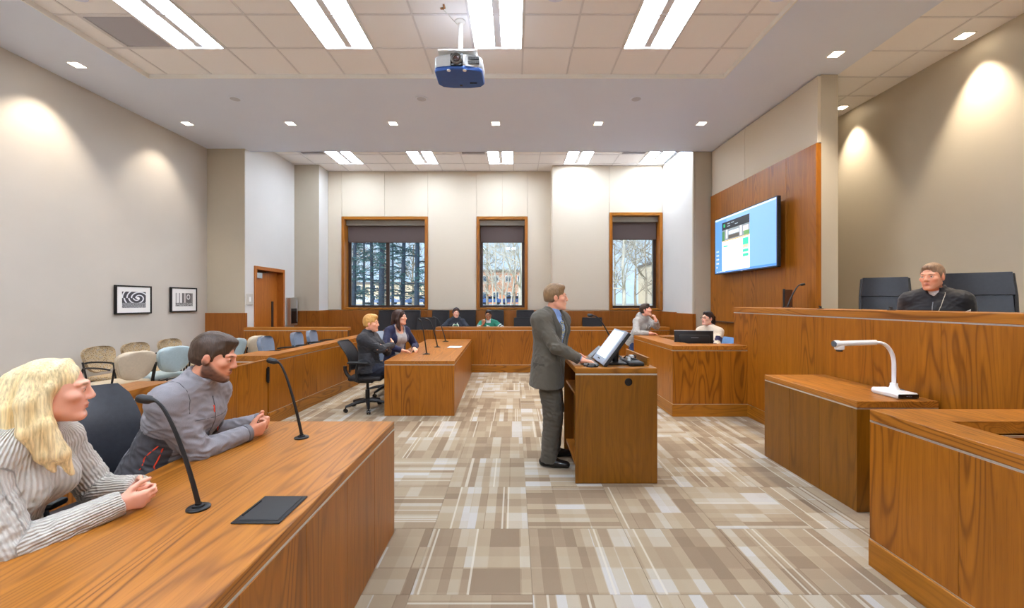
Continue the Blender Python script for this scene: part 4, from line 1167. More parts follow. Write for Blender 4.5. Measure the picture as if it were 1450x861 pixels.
MB().ball((0, 0, .0), .05, 14, 8, (1.1, .68, .62)).build('shell', M['black_gl'], ms, True)
MB().ball((-.035, 0, .026), .010, 8, 6).build('wheel', M['black'], ms, True)
dp = thing('desk_phone', (.80, 4.40, LZ), 'grey angled touch panel behind the lectern keyboard', 'phone')
a = Vector((.74, 0, .67)); nn = Vector((-.67, 0, .74))
MB().obox((.05, 0, .055), (Vector((0, 1, 0)), a, nn), (.085, .085, .012), .004).build('panel', pbr('grey_panel', lin(120, 118, 112), .3), dp)
MB().obox(Vector((.05, 0, .055)) + nn * .012, (Vector((0, 1, 0)), a, nn), (.070, .060, .002), .001).build('display', pbr('dim_display', lin(150, 156, 160), .15), dp)
MB().rbox(-.01, .12, -.08, .08, 0, .02, .004).build('base', M['black'], dp)

# clerk monitor (seen from behind)
cm = thing('monitor', (2.745, 6.42, .755), 'black flat monitor on the clerk desk, seen from behind', 'monitor', rz=-.10)
MB().rbox(-.255, .255, -.012, .030, .10, .385, .008, 2).build('case', M['black'], cm, True)
MB().rbox(-.20, .20, -.045, -.010, .13, .33, .02, 2).build('back_bulge', M['black'], cm, True)
MB().rbox(-.258, .258, -.016, .032, .382, .392, .002).build('top_bezel', pbr('pale_bezel', lin(170, 172, 176), .3, .4), cm)
MB().tube([(0, .0, .015), (0, 0, .14)], .03, 10).lathe([(.12, 0), (.12, .012), (.03, .02)], 20).build('stand', M['black_gl'], cm, True)
MB().box(-.06, .06, -.047, -.045, .135, .16).build('port_row', pbr('port_grey', lin(90, 90, 92), .4), cm)
MB().box(-.05, .05, -.0465, -.045, .285, .295).build('badge', pbr('badge_grey', lin(120, 120, 124), .4), cm)
MB().box(-.24, .24, .030, .032, .12, .37).build('display', scr('mon', (200, 214, 230), .5), cm)
cm.scale = (1.12, 1.0, 1.06)

# ------------------------------------------------------------------ outside the windows
GZ = 1.18
MB().box(-60, 60, 11.6, 130, GZ - .5, GZ).build('ground', pbr('winter_lawn', lin(186, 176, 138), .95, nscale=.6, namp=.2), kind='structure')
MB().box(-60, 60, 58, 100, GZ, GZ + .01).build('floor_parking', pbr('asphalt', lin(150, 152, 158), .9, nscale=2, namp=.1), kind='structure')
bark_d = pbr('shaded_conifer_bark', lin(46, 60, 80), .9, nscale=6, namp=.3)  # bluish building shade on the conifer trunks is put into this dark colour
bark_w = pbr('birch_bark', lin(206, 200, 190), .8, nscale=5, namp=.12)
bark_b = pbr('grey_bark', lin(150, 138, 124), .9, nscale=6, namp=.2)
needle = pbr('blue_green_needles', lin(40, 88, 92), .7, nscale=3, namp=.35)
needle2 = pbr('olive_needles', lin(128, 136, 92), .7, nscale=3, namp=.3)
def conifer(x, y, h, r, label, seed, m, n=2000, low=.06, grp='conifers outside the left window'):
    q = random.Random(seed)
    t = thing('conifer', (x, y, GZ), label, 'tree', grp)
    lean = (q.uniform(-.02, .02), q.uniform(-.02, .02))
    pt = lambda z: Vector((lean[0] * z, lean[1] * z, z))
    MB().tube([pt(h * i / 8) for i in range(9)], [r * (1 - .75 * i / 8) for i in range(9)], 9).build('trunk', bark_d, t, True)
    br = MB(); lf = MB()
    nb = 30
    for k in range(nb):
        z = h * (low + (.98 - low) * (k + q.random()) / nb)
        a = q.uniform(0, 2 * PI); L = (1 - z / h) * 2.9 + .5
        d = Vector((math.cos(a), math.sin(a), 0))
        p0 = pt(z); p1 = p0 + d * L * .5 + Vector((0, 0, .10 * L)); p2 = p0 + d * L + Vector((0, 0, -.22 * L))
        pts = bez(p0, p0.lerp(p1, .6), p1, p2, 5)
        br.tube(pts, [.035, .03, .025, .02, .014, .008], 4)
        for i in range(n // nb):
            f = q.random() ** .7
            p = pts[min(5, int(f * 5))].lerp(pts[min(5, int(f * 5) + 1)], f * 5 % 1)
            s = q.uniform(.08, .20)
            o = Vector((q.gauss(0, .17), q.gauss(0, .17), q.gauss(-.03, .05))) * (.4 + L * .25)
            u = Vector((q.gauss(0, 1), q.gauss(0, 1), q.gauss(0, .35))).normalized() * s
            w = Vector((q.gauss(0, 1), q.gauss(0, 1), q.gauss(0, 1))).normalized() * s * .32
            c = p + o
            lf.add([c - u, c + w, c + u - w * .3], [(0, 1, 2)])
    br.build('branches', bark_d, t, True, kind='stuff')
    lf.build('needles', m, t, kind='stuff')
def bare(x, y, h, r, label, seed, m, grp, spread=.55, depth=4, bend=0.0):
    q = random.Random(seed)
    t = thing('bare_tree', (x, y, GZ), label, 'tree', grp)
    br = MB()
    trunk = [Vector((bend * (i / 6) ** 1.5 * h, 0, h * .72 * i / 6)) + Vector((q.gauss(0, .04), q.gauss(0, .04), 0)) * (i > 0) for i in range(7)]
    MB().tube(trunk, [r * (1 - .6 * i / 6) for i in range(7)], 9).build('trunk', m, t, True)
    def grow(p, d, L, rr_, lev):
        n = 4; pts = [p]
        for i in range(n):
            d = (d + Vector((q.gauss(0, .16), q.gauss(0, .16), q.gauss(.05, .12)))).normalized()
            pts.append(pts[-1] + d * L / n)
        br.tube(pts, [max(.004, rr_ * (1 - .6 * i / n)) for i in range(n + 1)], 4 if lev > 1 else 5, caps=False)
        if lev >= depth: return
        for k in range(4 if lev < 3 else 3):
            i = q.randint(1, n)
            nd = (d + Vector((q.gauss(0, spread), q.gauss(0, spread), q.gauss(.1, spread * .7)))).normalized()
            grow(pts[i], nd, L * q.uniform(.45, .7), rr_ * .5, lev + 1)
    for k in range(13):
        i = q.randint(1, 6)
        a = q.uniform(0, 2 * PI)
        grow(trunk[i], Vector((math.cos(a), math.sin(a), q.uniform(.2, .9))).normalized(), h * q.uniform(.2, .36), r * .36, 1)
    br.build('branches', m, t, True, kind='stuff')
CG = 'conifers outside the left window'
for i, (px, y, r) in enumerate(((501, 24, .12), (527, 27, .13), (540, 23, .17), (570, 25, .15), (590, 22, .14), (556, 34, .12), (515, 36, .12))):
    conifer((px - 728) * y / 595, y, 11, r, 'dark blue green conifer seen through the left window, ' + ('first trunk from the left', 'third trunk from the left', 'thick trunk left of the mullion', 'trunk right of the mullion', 'rightmost trunk', 'thin far trunk behind the mullion', 'thin far trunk near the left jamb')[i], 20 + i, needle)
conifer((676 - 728) * 40 / 595, 40, 13, .2, 'olive conifer at the left edge of the middle window', 61, needle2, 2600, .25, 'trees outside the middle window')
for i, (px, y, h, bend) in enumerate(((703, 34, 8, -.03), (711, 33, 8, .05), (717, 35, 8, .09), (723, 33, 8.5, .13), (698, 37, 8, -.05))):
    bare((px - 728) * y / 595, y, h, .065, 'slim pale birch stem of the clump in the middle window, ' + ('second', 'third', 'fourth', 'fifth', 'first')[i] + ' from the left', 80 + i, bark_w, 'trees outside the middle window', .5, 3, bend)
bare((737 - 728) * 19 / 595, 19, 9, .09, 'large pale birch at the right edge of the middle window', 93, bark_w, 'trees outside the middle window', .5, 4, .02)
bare((884 - 728) * 19 / 595, 19, 8.5, .09, 'white birch filling the right window', 98, bark_w, 'trees outside the right window', .7, 5)
bare((915 - 728) * 32 / 595, 32, 9, .08, 'bare tree at the right side of the right window, behind the birch', 99, bark_b, 'trees outside the right window', .6, 4)
for i, px in enumerate((500, 545, 585, 690, 728, 870, 900, 925)):
    bare((px - 728) * 50 / 595, 50, 10, .16, 'far bare tree beyond the lawn, seen in the ' + ('left window at its left side', 'left window at its centre', 'left window at its right side', 'middle window at its left side', 'middle window at its right side', 'right window at its left side', 'right window at its centre', 'right window at its right side')[i], 120 + i, bark_b, 'far bare trees', .6, 4)
def building(x0, x1, y0, y1, h, m, label, nx_, nz_):
    t = thing('building', ((x0 + x1) / 2, y0, GZ), label, 'building', 'buildings across the road')
    MB().box(x0, x1, y0, y1, GZ, GZ + h).build('walls', m, t, at='world')
    MB().box(x0 - .3, x1 + .3, y0 - .3, y1 + .3, GZ + h, GZ + h + .5).build('roof', pbr('roof_grey', lin(120, 112, 108), .8), t, at='world')
    wm = pbr('far_window', lin(70, 86, 104), .2)
    for i in range(nx_):
        for j in range(nz_):
            cx = x0 + (x1 - x0) * (i + .5) / nx_; cz = GZ + h * (j + .55) / nz_
            f = MB().box(cx - .75, cx + .75, y0 - .08, y0 + .02, cz - .8, cz + .8).build('window', M['white'], t, at='world')
            MB().box(cx - .6, cx + .6, y0 - .12, y0 - .07, cz - .65, cz + .65).build('pane', wm, f, at='world')
brick = pbr('red_brick', lin(196, 142, 112), .9, nscale=3, namp=.1)
tanb = pbr('tan_stone', lin(222, 204, 178), .9, nscale=3, namp=.08)
building(-48, -19, 105, 120, 5, tanb, 'tan building far behind the conifers', 8, 2)
building(-12, 6, 104, 120, 8, brick, 'brick building behind the birch clump', 6, 2)
building(31, 48, 90, 105, 9, tanb, 'tan building behind the white birch of the right window', 5, 3)
def car(x, y, c, label, rz=0):
    t = thing('parked_car', (x, y, GZ + .01), label, 'car', 'parked cars across the lawn', rz)
    body = [(-2.1, .35), (-2.15, .75), (-1.5, .95), (-.9, 1.38), (.7, 1.42), (1.45, .98), (2.1, .85), (2.15, .40)]
    vs = [(x_, s * .85, z_) for s in (-1, 1) for x_, z_ in body]; n = len(body)
    MB().add(vs, [tuple(range(n)), tuple(range(n, 2 * n))[::-1]] + [(i, (i + 1) % n, n + (i + 1) % n, n + i) for i in range(n)]).build('body', pbr('car_paint_' + label[:6].strip(), c, .3, .1), t)
    g_ = MB()
    for s in (-1, 1): g_.add([(-1.35, s * .86, .98), (-.85, s * .86, 1.33), (.65, s * .86, 1.36), (1.3, s * .86, 1.0)], [(0, 1, 2, 3)])
    g_.build('side_windows', M['black_gl'], t)
    for x_ in (-1.3, 1.3):
        for s in (-1, 1): MB().lathe([(.001, 0), (.33, 0), (.33, .2), (.001, .2)], 12, (x_, s * .70 - (.1 if s < 0 else .1), .33), (0, 1, 0)).build('wheel', M['black'], t)
for i, (px, y, c, lab) in enumerate(((510, 72, (.75, .76, .78), 'white parked car behind the leftmost conifers'), (548, 76, (.25, .34, .55), 'blue parked car at the centre of the left window'), (592, 72, (.12, .2, .42), 'navy parked car at the right of the left window'), (676, 68, (.08, .16, .40), 'dark blue parked car at the left of the middle window'), (694, 69, (.06, .14, .35), 'second dark blue parked car in the middle window'), (727, 66, (.07, .10, .22), 'dark parked car behind the birch clump'))):
    car((px - 728) * y / 595, y, c, lab, .05)
# ------------------------------------------------------------------ people: signed-distance bodies, one continuous skin each
def A3(v): return np.array([float(v[0]), float(v[1]), float(v[2])], dtype=np.float64)
def U3(v):
    v = A3(v); return v / max(np.linalg.norm(v), 1e-9)

class SDF:
    def __init__(self, lo, hi, h):
        self.lo = A3(lo); self.h = h
        self.n = np.ceil((A3(hi) - self.lo) / h).astype(int) + 1
        self.v = np.full(tuple(self.n), 0.3, dtype=np.float32)
        self.ax = [(self.lo[i] + h * np.arange(self.n[i])).astype(np.float32) for i in range(3)]
    def sub(self, lo, hi):
        a = np.clip(np.floor((lo - self.lo) / self.h).astype(int), 0, self.n)
        b = np.clip(np.ceil((hi - self.lo) / self.h).astype(int) + 1, 0, self.n)
        if np.any(b <= a): return None
        sl = tuple(slice(a[i], b[i]) for i in range(3))
        return sl, self.ax[0][sl[0]][:, None, None], self.ax[1][sl[1]][None, :, None], self.ax[2][sl[2]][None, None, :]
    def put(self, sl, d, k, op):
        cur = self.v[sl]
        if op == 'cut':
            d = -d
            if k > 0:
                h = np.clip(.5 - .5 * (d - cur) / k * -1 * -1, 0, 1)
                h = np.clip(.5 + .5 * (d - cur) / k, 0, 1)
                self.v[sl] = cur * (1 - h) + d * h + k * h * (1 - h)
            else: self.v[sl] = np.maximum(cur, d)
        else:
            if k > 0:
                h = np.clip(.5 + .5 * (d - cur) / k, 0, 1)
                self.v[sl] = d * (1 - h) + cur * h - k * h * (1 - h)
            else: self.v[sl] = np.minimum(cur, d)
    def cone(self, a, b, ra, rb, k=.015, flat=None, op='add', ca=False, cb=False):
        """tapered capsule; flat=(direction, ratio) widens the section; ca / cb cut that end flat"""
        a = A3(a); b = A3(b)
        rm = max(ra, rb) * (max(1, flat[1]) if flat else 1)
        pad = rm + k + 2.5 * self.h
        s = self.sub(np.minimum(a, b) - pad, np.maximum(a, b) + pad)
        if s is None: return self
        sl, X, Y, Z = s
        e = b - a; L2 = float(e @ e) + 1e-12
        px, py, pz = X - a[0], Y - a[1], Z - a[2]
        tu = (px * e[0] + py * e[1] + pz * e[2]) / L2
        t = np.clip(tu, 0, 1)
        wx, wy, wz = px - t * e[0], py - t * e[1], pz - t * e[2]
        if flat:
            u = U3(flat[0]); g = 1 - 1 / flat[1]
            c = (wx * u[0] + wy * u[1] + wz * u[2]) * g
            wx, wy, wz = wx - u[0] * c, wy - u[1] * c, wz - u[2] * c
        d = np.sqrt(wx * wx + wy * wy + wz * wz) - (ra + (rb - ra) * t)
        L = math.sqrt(L2)
        if cb: d = np.maximum(d, (tu - 1) * L)
        if ca: d = np.maximum(d, -tu * L)
        self.put(sl, d.astype(np.float32), k, op); return self
    def ell(self, c, r, R=None, k=.015, op='add'):
        c = A3(c); r = A3(r); R = np.eye(3) if R is None else R
        pad = float(r.max()) + k + 2.5 * self.h
        s = self.sub(c - pad, c + pad)
        if s is None: return self
        sl, X, Y, Z = s
        px, py, pz = X - c[0], Y - c[1], Z - c[2]
        q = [(px * R[0, i] + py * R[1, i] + pz * R[2, i]) / r[i] for i in range(3)]
        k0 = np.sqrt(q[0] ** 2 + q[1] ** 2 + q[2] ** 2)
        k1 = np.sqrt((q[0] / r[0]) ** 2 + (q[1] / r[1]) ** 2 + (q[2] / r[2]) ** 2)
        d = k0 * (k0 - 1) / np.maximum(k1, 1e-6)
        self.put(sl, d.astype(np.float32), k, op); return self
    def half(self, p, n):
        """keep only the side of the plane that lies against n"""
        p = A3(p); n = U3(n)
        d = (self.ax[0] - p[0])[:, None, None] * n[0] + (self.ax[1] - p[1])[None, :, None] * n[1] + (self.ax[2] - p[2])[None, None, :] * n[2]
        self.v = np.maximum(self.v, d.astype(np.float32)); return self
    def mesh(self):
        v = self.v; s = v < 0
        n = np.array(v.shape)
        cnt = np.zeros(tuple(n - 1), dtype=np.uint8)
        for i in (0, 1):
            for j in (0, 1):
                for k in (0, 1):
                    cnt += s[i:n[0] - 1 + i, j:n[1] - 1 + j, k:n[2] - 1 + k]
        act = (cnt > 0) & (cnt < 8)
        ijk = np.argwhere(act)
        idx = np.full(act.shape, -1, dtype=np.int32)
        idx[act] = np.arange(len(ijk))
        acc = np.zeros((len(ijk), 3)); w = np.zeros(len(ijk))
        corners = [(i, j, k) for i in (0, 1) for j in (0, 1) for k in (0, 1)]
        for a in corners:
            for ax in range(3):
                if a[ax] == 1: continue
                b = list(a); b[ax] = 1
                va = v[ijk[:, 0] + a[0], ijk[:, 1] + a[1], ijk[:, 2] + a[2]]
                vb = v[ijk[:, 0] + b[0], ijk[:, 1] + b[1], ijk[:, 2] + b[2]]
                m = (va < 0) != (vb < 0)
                t = np.where(m, va / np.where(va == vb, 1, va - vb), 0)
                p = np.array(a, dtype=float)[None, :].repeat(len(ijk), 0); p[:, ax] += t
                acc[m] += p[m]; w[m] += 1
        pos = self.lo + self.h * (ijk + acc / np.maximum(w, 1)[:, None])
        quads = []
        for ax in range(3):
            o1, o2 = [(1, 2), (2, 0), (0, 1)][ax]
            sh = [slice(0, n[i] - 1) if i == ax else slice(1, n[i] - 1) for i in range(3)]
            sb = list(sh); sb[ax] = slice(1, n[ax])
            sa = s[tuple(sh)]; sbv = s[tuple(sb)]
            e = np.argwhere(sa != sbv)
            if not len(e): continue
            base = e.copy()
            for i in range(3):
                if i != ax: base[:, i] += 1
            flip = sa[e[:, 0], e[:, 1], e[:, 2]]
            def g(d1, d2):
                c = base.copy(); c[:, o1] -= d1; c[:, o2] -= d2
                return idx[c[:, 0], c[:, 1], c[:, 2]]
            q = np.stack([g(1, 1), g(0, 1), g(0, 0), g(1, 0)], 1)
            q[~flip] = q[~flip][:, ::-1]
            quads.append(q)
        return pos, np.concatenate(quads) if quads else np.zeros((0, 4), int)

def sines(p, f, seed, n=5):
    q = np.random.RandomState(seed); out = 0
    for i in range(n):
        k = q.normal(size=3); k = k / np.linalg.norm(k) * f * q.uniform(.7, 1.6)
        k2 = q.normal(size=3); k2 = k2 / np.linalg.norm(k2) * f * .6
        out = out + np.sin(p @ k + q.uniform(0, 6) + 1.3 * np.sin(p @ k2 + q.uniform(0, 6)))
    return out / n
def np_mesh(name, pos, quads, mat, parent, off, color=None, extra=None, wrinkle=None, fine=None, wmask=None):
    me = bpy.data.meshes.new(name)
    me.vertices.add(len(pos)); me.loops.add(len(quads) * 4); me.polygons.add(len(quads))
    me.vertices.foreach_set('co', (pos - off).astype(np.float32).ravel())
    me.loops.foreach_set('vertex_index', quads.astype(np.int32).ravel())
    me.polygons.foreach_set('loop_start', np.arange(0, len(quads) * 4, 4, dtype=np.int32))
    me.polygons.foreach_set('use_smooth', np.ones(len(quads), dtype=bool))
    me.update(calc_edges=True)
    if wrinkle or fine:
        nn = np.zeros(len(pos) * 3, dtype=np.float32); me.vertices.foreach_get('normal', nn); nn = nn.reshape(-1, 3)
        d = 0
        if wrinkle:
            amp, f, seed = wrinkle
            w = sines(pos * np.array([1, 1, 1.7]), f * 2.6, seed)
            d = d + amp * (.9 - 2.8 * np.abs(w)) * (wmask if wmask is not None else 1.0)
        if fine: d = d + fine(pos)
        pos = pos + nn * d[:, None]
        me.vertices.foreach_set('co', (pos - off).astype(np.float32).ravel())
        me.update()
    if color is not None:
        at = me.attributes.new('Col', 'FLOAT_COLOR', 'POINT')
        at.data.foreach_set('color', np.concatenate([color, np.ones((len(pos), 1))], 1).astype(np.float32).ravel())
    if extra is not None:
        at = me.attributes.new('rib', 'FLOAT', 'POINT'); at.data.foreach_set('value', extra.astype(np.float32))
    me.materials.append(mat)
    o = bpy.data.objects.new(name, me); COL.objects.link(o); o.parent = parent
    o['npos'] = 0
    del o['npos']
    return o, pos

def skin_mat():
    k = NT('skin')
    k.l(k.attr('Col').outputs['Color'], k.b.inputs['Base Color'])
    k.b.inputs['Roughness'].default_value = .5
    k.b.inputs['Subsurface Weight'].default_value = .12
    k.b.inputs['Subsurface Radius'].default_value = (.012, .004, .002)
    k.b.inputs['Specular IOR Level'].default_value = .35
    k.bump(k.noise(k.obj(), 220, 2), .05, .002)
    return k.m
def cloth_mat(name, rough=.8, weave=260, strength=.25, rib=0, sheen=.1):
    k = NT(name)
    c = k.attr('Col').outputs['Color']
    n = k.noise(k.obj(), weave, 2)
    k.l(k.mix(.6, c, k.ramp(n, [(.3, (.78, .78, .78)), (.7, (1.15, 1.15, 1.15))]), 'MULTIPLY'), k.b.inputs['Base Color'])
    k.b.inputs['Roughness'].default_value = rough
    k.b.inputs['Specular IOR Level'].default_value = .3
    k.b.inputs['Sheen Weight'].default_value = sheen
    if rib:
        a = k.attr('rib').outputs['Fac']
        s = k.math('SINE', k.math('MULTIPLY', a, 2 * PI / rib))
        h = k.math('ADD', s, k.math('MULTIPLY', n, .6))
        k.bump(h, .75, .0022)
        c2 = k.mix(k.math('MULTIPLY_ADD', s, -.11, .11), k.mix(.6, c, k.ramp(n, [(.3, (.80, .80, .80)), (.7, (1.12, 1.12, 1.12))]), 'MULTIPLY'), lin(150, 140, 128))
        k.l(c2, k.b.inputs['Base Color'])
    else: k.bump(n, strength, .002)
    return k.m
def hair_mat(name):
    k = NT(name)
    c = k.attr('Col').outputs['Color']
    p = k.vmath('MULTIPLY', k.obj(), (150.0, 150.0, 8.0))
    n = k.noise(p, 1.0, 3, .6)
    k.l(k.mix(.85, c, k.ramp(n, [(.3, (.62, .58, .52)), (.7, (1.3, 1.28, 1.2))]), 'MULTIPLY'), k.b.inputs['Base Color'])
    k.b.inputs['Roughness'].default_value = .42
    k.b.inputs['Specular IOR Level'].default_value = .4
    k.bump(n, .5, .004)
    return k.m
M['skin'] = skin_mat(); M['cloth'] = cloth_mat('woven_cloth'); M['knit'] = cloth_mat('ribbed_knit', .9, 500, .2, .0105, .2)
M['fleece'] = cloth_mat('smooth_fleece', .62, 400, .12); M['tweed'] = cloth_mat('tweed_suiting', .85, 420, .3)
M['hair'] = hair_mat('hair'); M['shoe'] = pbr('black_shoe_leather', lin(26, 23, 22), .25, nscale=30, namp=.1)
M['eye_w'] = pbr('eye_white', lin(232, 228, 222), .2); M['iris'] = pbr('dark_iris', lin(48, 34, 26), .15)
M['tie'] = None

def ik(s, w, l1, l2, hint):
    s, w = A3(s), A3(w); d = w - s; D = np.linalg.norm(d)
    if D > (l1 + l2) * .995:
        w = s + d / D * (l1 + l2) * .995; d = w - s; D = np.linalg.norm(d)
    u = d / D
    a = (l1 * l1 - l2 * l2 + D * D) / (2 * D)
    hgt = math.sqrt(max(l1 * l1 - a * a, 0))
    h = A3(hint); h = h - u * (h @ u); h = h / max(np.linalg.norm(h), 1e-6)
    return s + u * a + h * hgt, w

def hand_prims(w, d, n, right, curl, hs=1.0, spread=0.0, thumb=1.0):
    """capsules of a hand: palm, four jointed fingers, thumb. d: fingers' direction, n: palm normal"""
    w = A3(w); d = U3(d); n = A3(n); n = U3(n - d * (n @ d))
    t = np.cross(n, d) * (-1 if right else 1)
    out = []
    kn = []
    for off, ln in ((.027, .086), (.009, .090), (-.009, .086), (-.026, .078)):
        b = w + t * off * .55 * hs + d * .012 * hs
        k = w + t * off * hs + d * ln * hs
        kn.append(k); out.append((b, k, .0165 * hs, .0125 * hs, .012))
    curls = curl if isinstance(curl, (list, tuple)) else [curl] * 4
    for i, (k, L, r) in enumerate(zip(kn, (.074, .082, .077, .060), (.0090, .0092, .0088, .0078))):
        p = k; c = math.radians(curls[i]); ang = c * .75
        sp = (1.5 - i) * spread
        for j, (fr, rr) in enumerate(zip((.46, .30, .24), (1.0, .9, .78))):
            dd = d * math.cos(ang) + n * math.sin(ang) + t * sp
            q = p + U3(dd) * L * fr * hs
            out.append((p, q, r * rr * hs * 1.04, r * rr * .9 * hs, .0035 if j else .007))
            p = q; ang += c
    b = w + d * .022 * hs + t * .018 * hs + n * .006 * hs
    q1 = b + U3(d * .62 + t * .72 * thumb + n * .28) * .042 * hs
    q2 = q1 + U3(d * .80 + t * .42 * thumb + n * .35) * .034 * hs
    q3 = q2 + U3(d * .88 + t * .10 * thumb + n * .35) * .026 * hs
    out += [(b, q1, .0165 * hs, .0125 * hs, .012), (q1, q2, .0118 * hs, .0102 * hs, .006), (q2, q3, .0102 * hs, .0082 * hs, .004)]
    return out

def surface_line(pos, pts, out=.003):
    """lay a polyline on a cloth surface: nearest vertex to each point"""
    res = []
    for p in pts:
        i = np.argmin(((pos - A3(p)) ** 2).sum(1)); res.append(pos[i])
    return res
def person(label, base, face, seat=None, floor_z=0.0, s=1.0, lean=8.0, side=0.0, twist=0.0, h=.007, hips_z=None, head=(0, 0, 0), head_fwd=.03, female=False, skin=(224, 172, 146),
           arms=None, legs=None, bulk=1.0, hair=None, top=None, pants=None, shoes=True, beard=None, glasses=None, lips=None, brow=(90, 66, 48), nseed=0, group=None, feet=None, shw=1.0):
    """face: horizontal heading of the hips; head: (yaw, pitch, roll) degrees relative to the chest; arms: {'R': (wrist, hint, fingers, palm, curl)}"""
    f = U3((face[0], face[1], 0)); r = np.array([f[1], -f[0], 0.0]); z = np.array([0, 0, 1.0])
    t = thing('person', (base[0], base[1], floor_z), label, 'person', group)
    off = np.array([base[0], base[1], floor_z])
    b0 = np.array([base[0], base[1], 0.0])
    pel = b0 + z * ((seat + .095 * s) if seat is not None else (hips_z if hips_z is not None else floor_z + .93 * s))
    ln = math.radians(lean); sd = math.radians(side)
    ax = U3(f * math.sin(ln) * math.cos(sd) + r * math.sin(sd) + z * math.cos(ln) * math.cos(sd))
    tw = math.radians(twist)
    f2 = U3(f * math.cos(tw) + r * math.sin(tw)); r2 = np.array([f2[1], -f2[0], 0.0])      # chest heading
    r2 = U3(r2 - ax * (r2 @ ax)); fc = np.cross(ax, r2)
    J = {}
    J['pel'] = pel; J['wai'] = pel + ax * .17 * s; J['che'] = pel + ax * .34 * s + fc * .012 * s; J['neck'] = pel + ax * .505 * s - fc * .005
    sw = (.158 if female else .178) * s * shw
    J['shR'] = pel + ax * .418 * s + r2 * sw; J['shL'] = pel + ax * .418 * s - r2 * sw
    # head frame
    hy, hp, hr = [math.radians(v) for v in head]
    fh = f2 * math.cos(hy) + np.array([f2[1], -f2[0], 0]) * math.sin(hy)
    fh = U3(fh * math.cos(hp) + z * math.sin(hp)); rh = U3(np.array([fh[1], -fh[0], 0])); uh = np.cross(rh, fh)
    rh, uh = rh * math.cos(hr) + uh * math.sin(hr), uh * math.cos(hr) - rh * math.sin(hr)
    HR = np.stack([rh, fh, uh], 1)
    hs = s * (.97 if female else 1.0)
    hc = J['neck'] + U3(ax + z) * .135 * s + fh * head_fwd + f2 * .012
    J['head'] = hc
    H = lambda p: hc + HR @ (np.array(p) * hs)
    # limbs
    hipw = .088 * s
    L = {}
    for sg, k in ((1, 'R'), (-1, 'L')):
        hp_ = pel + r * hipw * sg - z * .02 * s
        if seat is not None:
            kn = hp_ + f * .43 * s + r * .035 * sg + z * (.0)
            kn[2] = max(kn[2] - .02, floor_z + .40)
            an = kn + f * .03; an[2] = floor_z + .09
        else:
            fp = feet[k] if feet else None
            an = A3(fp) + z * .085 if fp is not None else b0 + r * .095 * sg * s - f * .03 + z * (floor_z + .085)
            kn, _ = ik(hp_, an, .435 * s, .42 * s, f)
        if legs and k in legs: kn, an = [A3(v) for v in legs[k]]
        L[k] = (hp_, kn, an)
    AR = {}
    for k, sg in (('R', 1), ('L', -1)):
        sh = J['sh' + k]
        if arms and k in arms: wr_, hint, d, n, curl = arms[k]
        else: wr_, hint, d, n, curl = sh - z * .42 * s + f * .16, -f + r * .3 * sg, f * .3 - z, -r * sg, 25
        el, wv = ik(sh, wr_, .295 * s, .255 * s, hint)
        AR[k] = (sh, el, wv, d, n, curl)
    # ---- skin
    allp = [J['head'] + z * .2, J['head'] - z * .1, pel] + [p for v in L.values() for p in v] + [q for v in AR.values() for q in v[:3]]
    mn = np.min(allp, 0) - .24; mx = np.max(allp, 0) + .24
    mn[2] = max(mn[2], floor_z - .02)
    S = SDF(mn, mx, h)
    g = -.012 * s
    fw = (r2, 1.42 if not female else 1.34)
    B = bulk
    def torso(S, g, kk=.03):
        S.cone(J['pel'], J['wai'], .108 * s * B + g, (.100 if not female else .088) * s * B + g, kk, (r, 1.48))
        S.cone(J['wai'], J['che'], (.100 if not female else .088) * s * B + g, .112 * s * B + g, kk, fw)
        S.cone(J['che'], pel + ax * .425 * s, .112 * s * B + g, .072 * s + g, kk, (r2, 1.55 if not female else 1.45))
        S.cone(J['shR'] - r2 * .03, J['shL'] + r2 * .03, .058 * s + g, .058 * s + g, kk)
        if female:
            for q in (1, -1): S.ell(J['che'] + fc * .078 * s + r2 * .072 * s * q - ax * .02, (.062 * s + g, .058 * s + g, .062 * s + g), None, .03)
        for q in ('shR', 'shL'): S.cone(J['neck'] - ax * .004, J[q] + ax * .004 + (J['neck'] - J[q]) * .12, .046 * s + g * .6, .054 * s + g, kk + .015, (fc, 1.15))
    torso(S, g)
    for k in 'RL':
        hp_, kn, an = L[k]
        S.cone(hp_, kn, .080 * s * B + g, .058 * s + g, .03); S.cone(kn, an, .055 * s + g, .038 * s, .02)
        S.cone(an - z * .045, an - z * .055 + (U3(feet[k + 'd']) if feet and (k + 'd') in feet else f) * .11, .026, .020, .02)
        sh, el, wv, d, n, curl = AR[k]
        S.cone(sh, el, .050 * s * B + g, .040 * s + g * .5, .025); S.cone(el, wv, .040 * s + g * .5, .027 * s, .012)
        S.cone(wv, wv + U3(d) * .02, .026 * s, .022 * s, .01, (np.cross(U3(d), A3(n)), 1.25))
    S.cone(J['neck'] - ax * .03, H((0, -.022, -.055)), .058 * s * (.86 if female else 1), .052 * s * (.84 if female else 1), .02)
    # head
    e = lambda c, rr, k=.012, op='add': S.ell(H(c), np.array(rr) * hs, HR, k, op)
    c2 = lambda a, b, ra, rb, k=.008, op='add': S.cone(H(a), H(b), ra * hs, rb * hs, k, None, op)
    e((0, -.018, .036), (.074, .094, .084), .01)
    e((0, .022, -.030), (.060, .066, .084), .025)
    e((0, .040, -.062), (.046, .048, .052), .02)
    c2((-.013, .074, -.100), (.013, .074, -.100), .019, .019, .015)
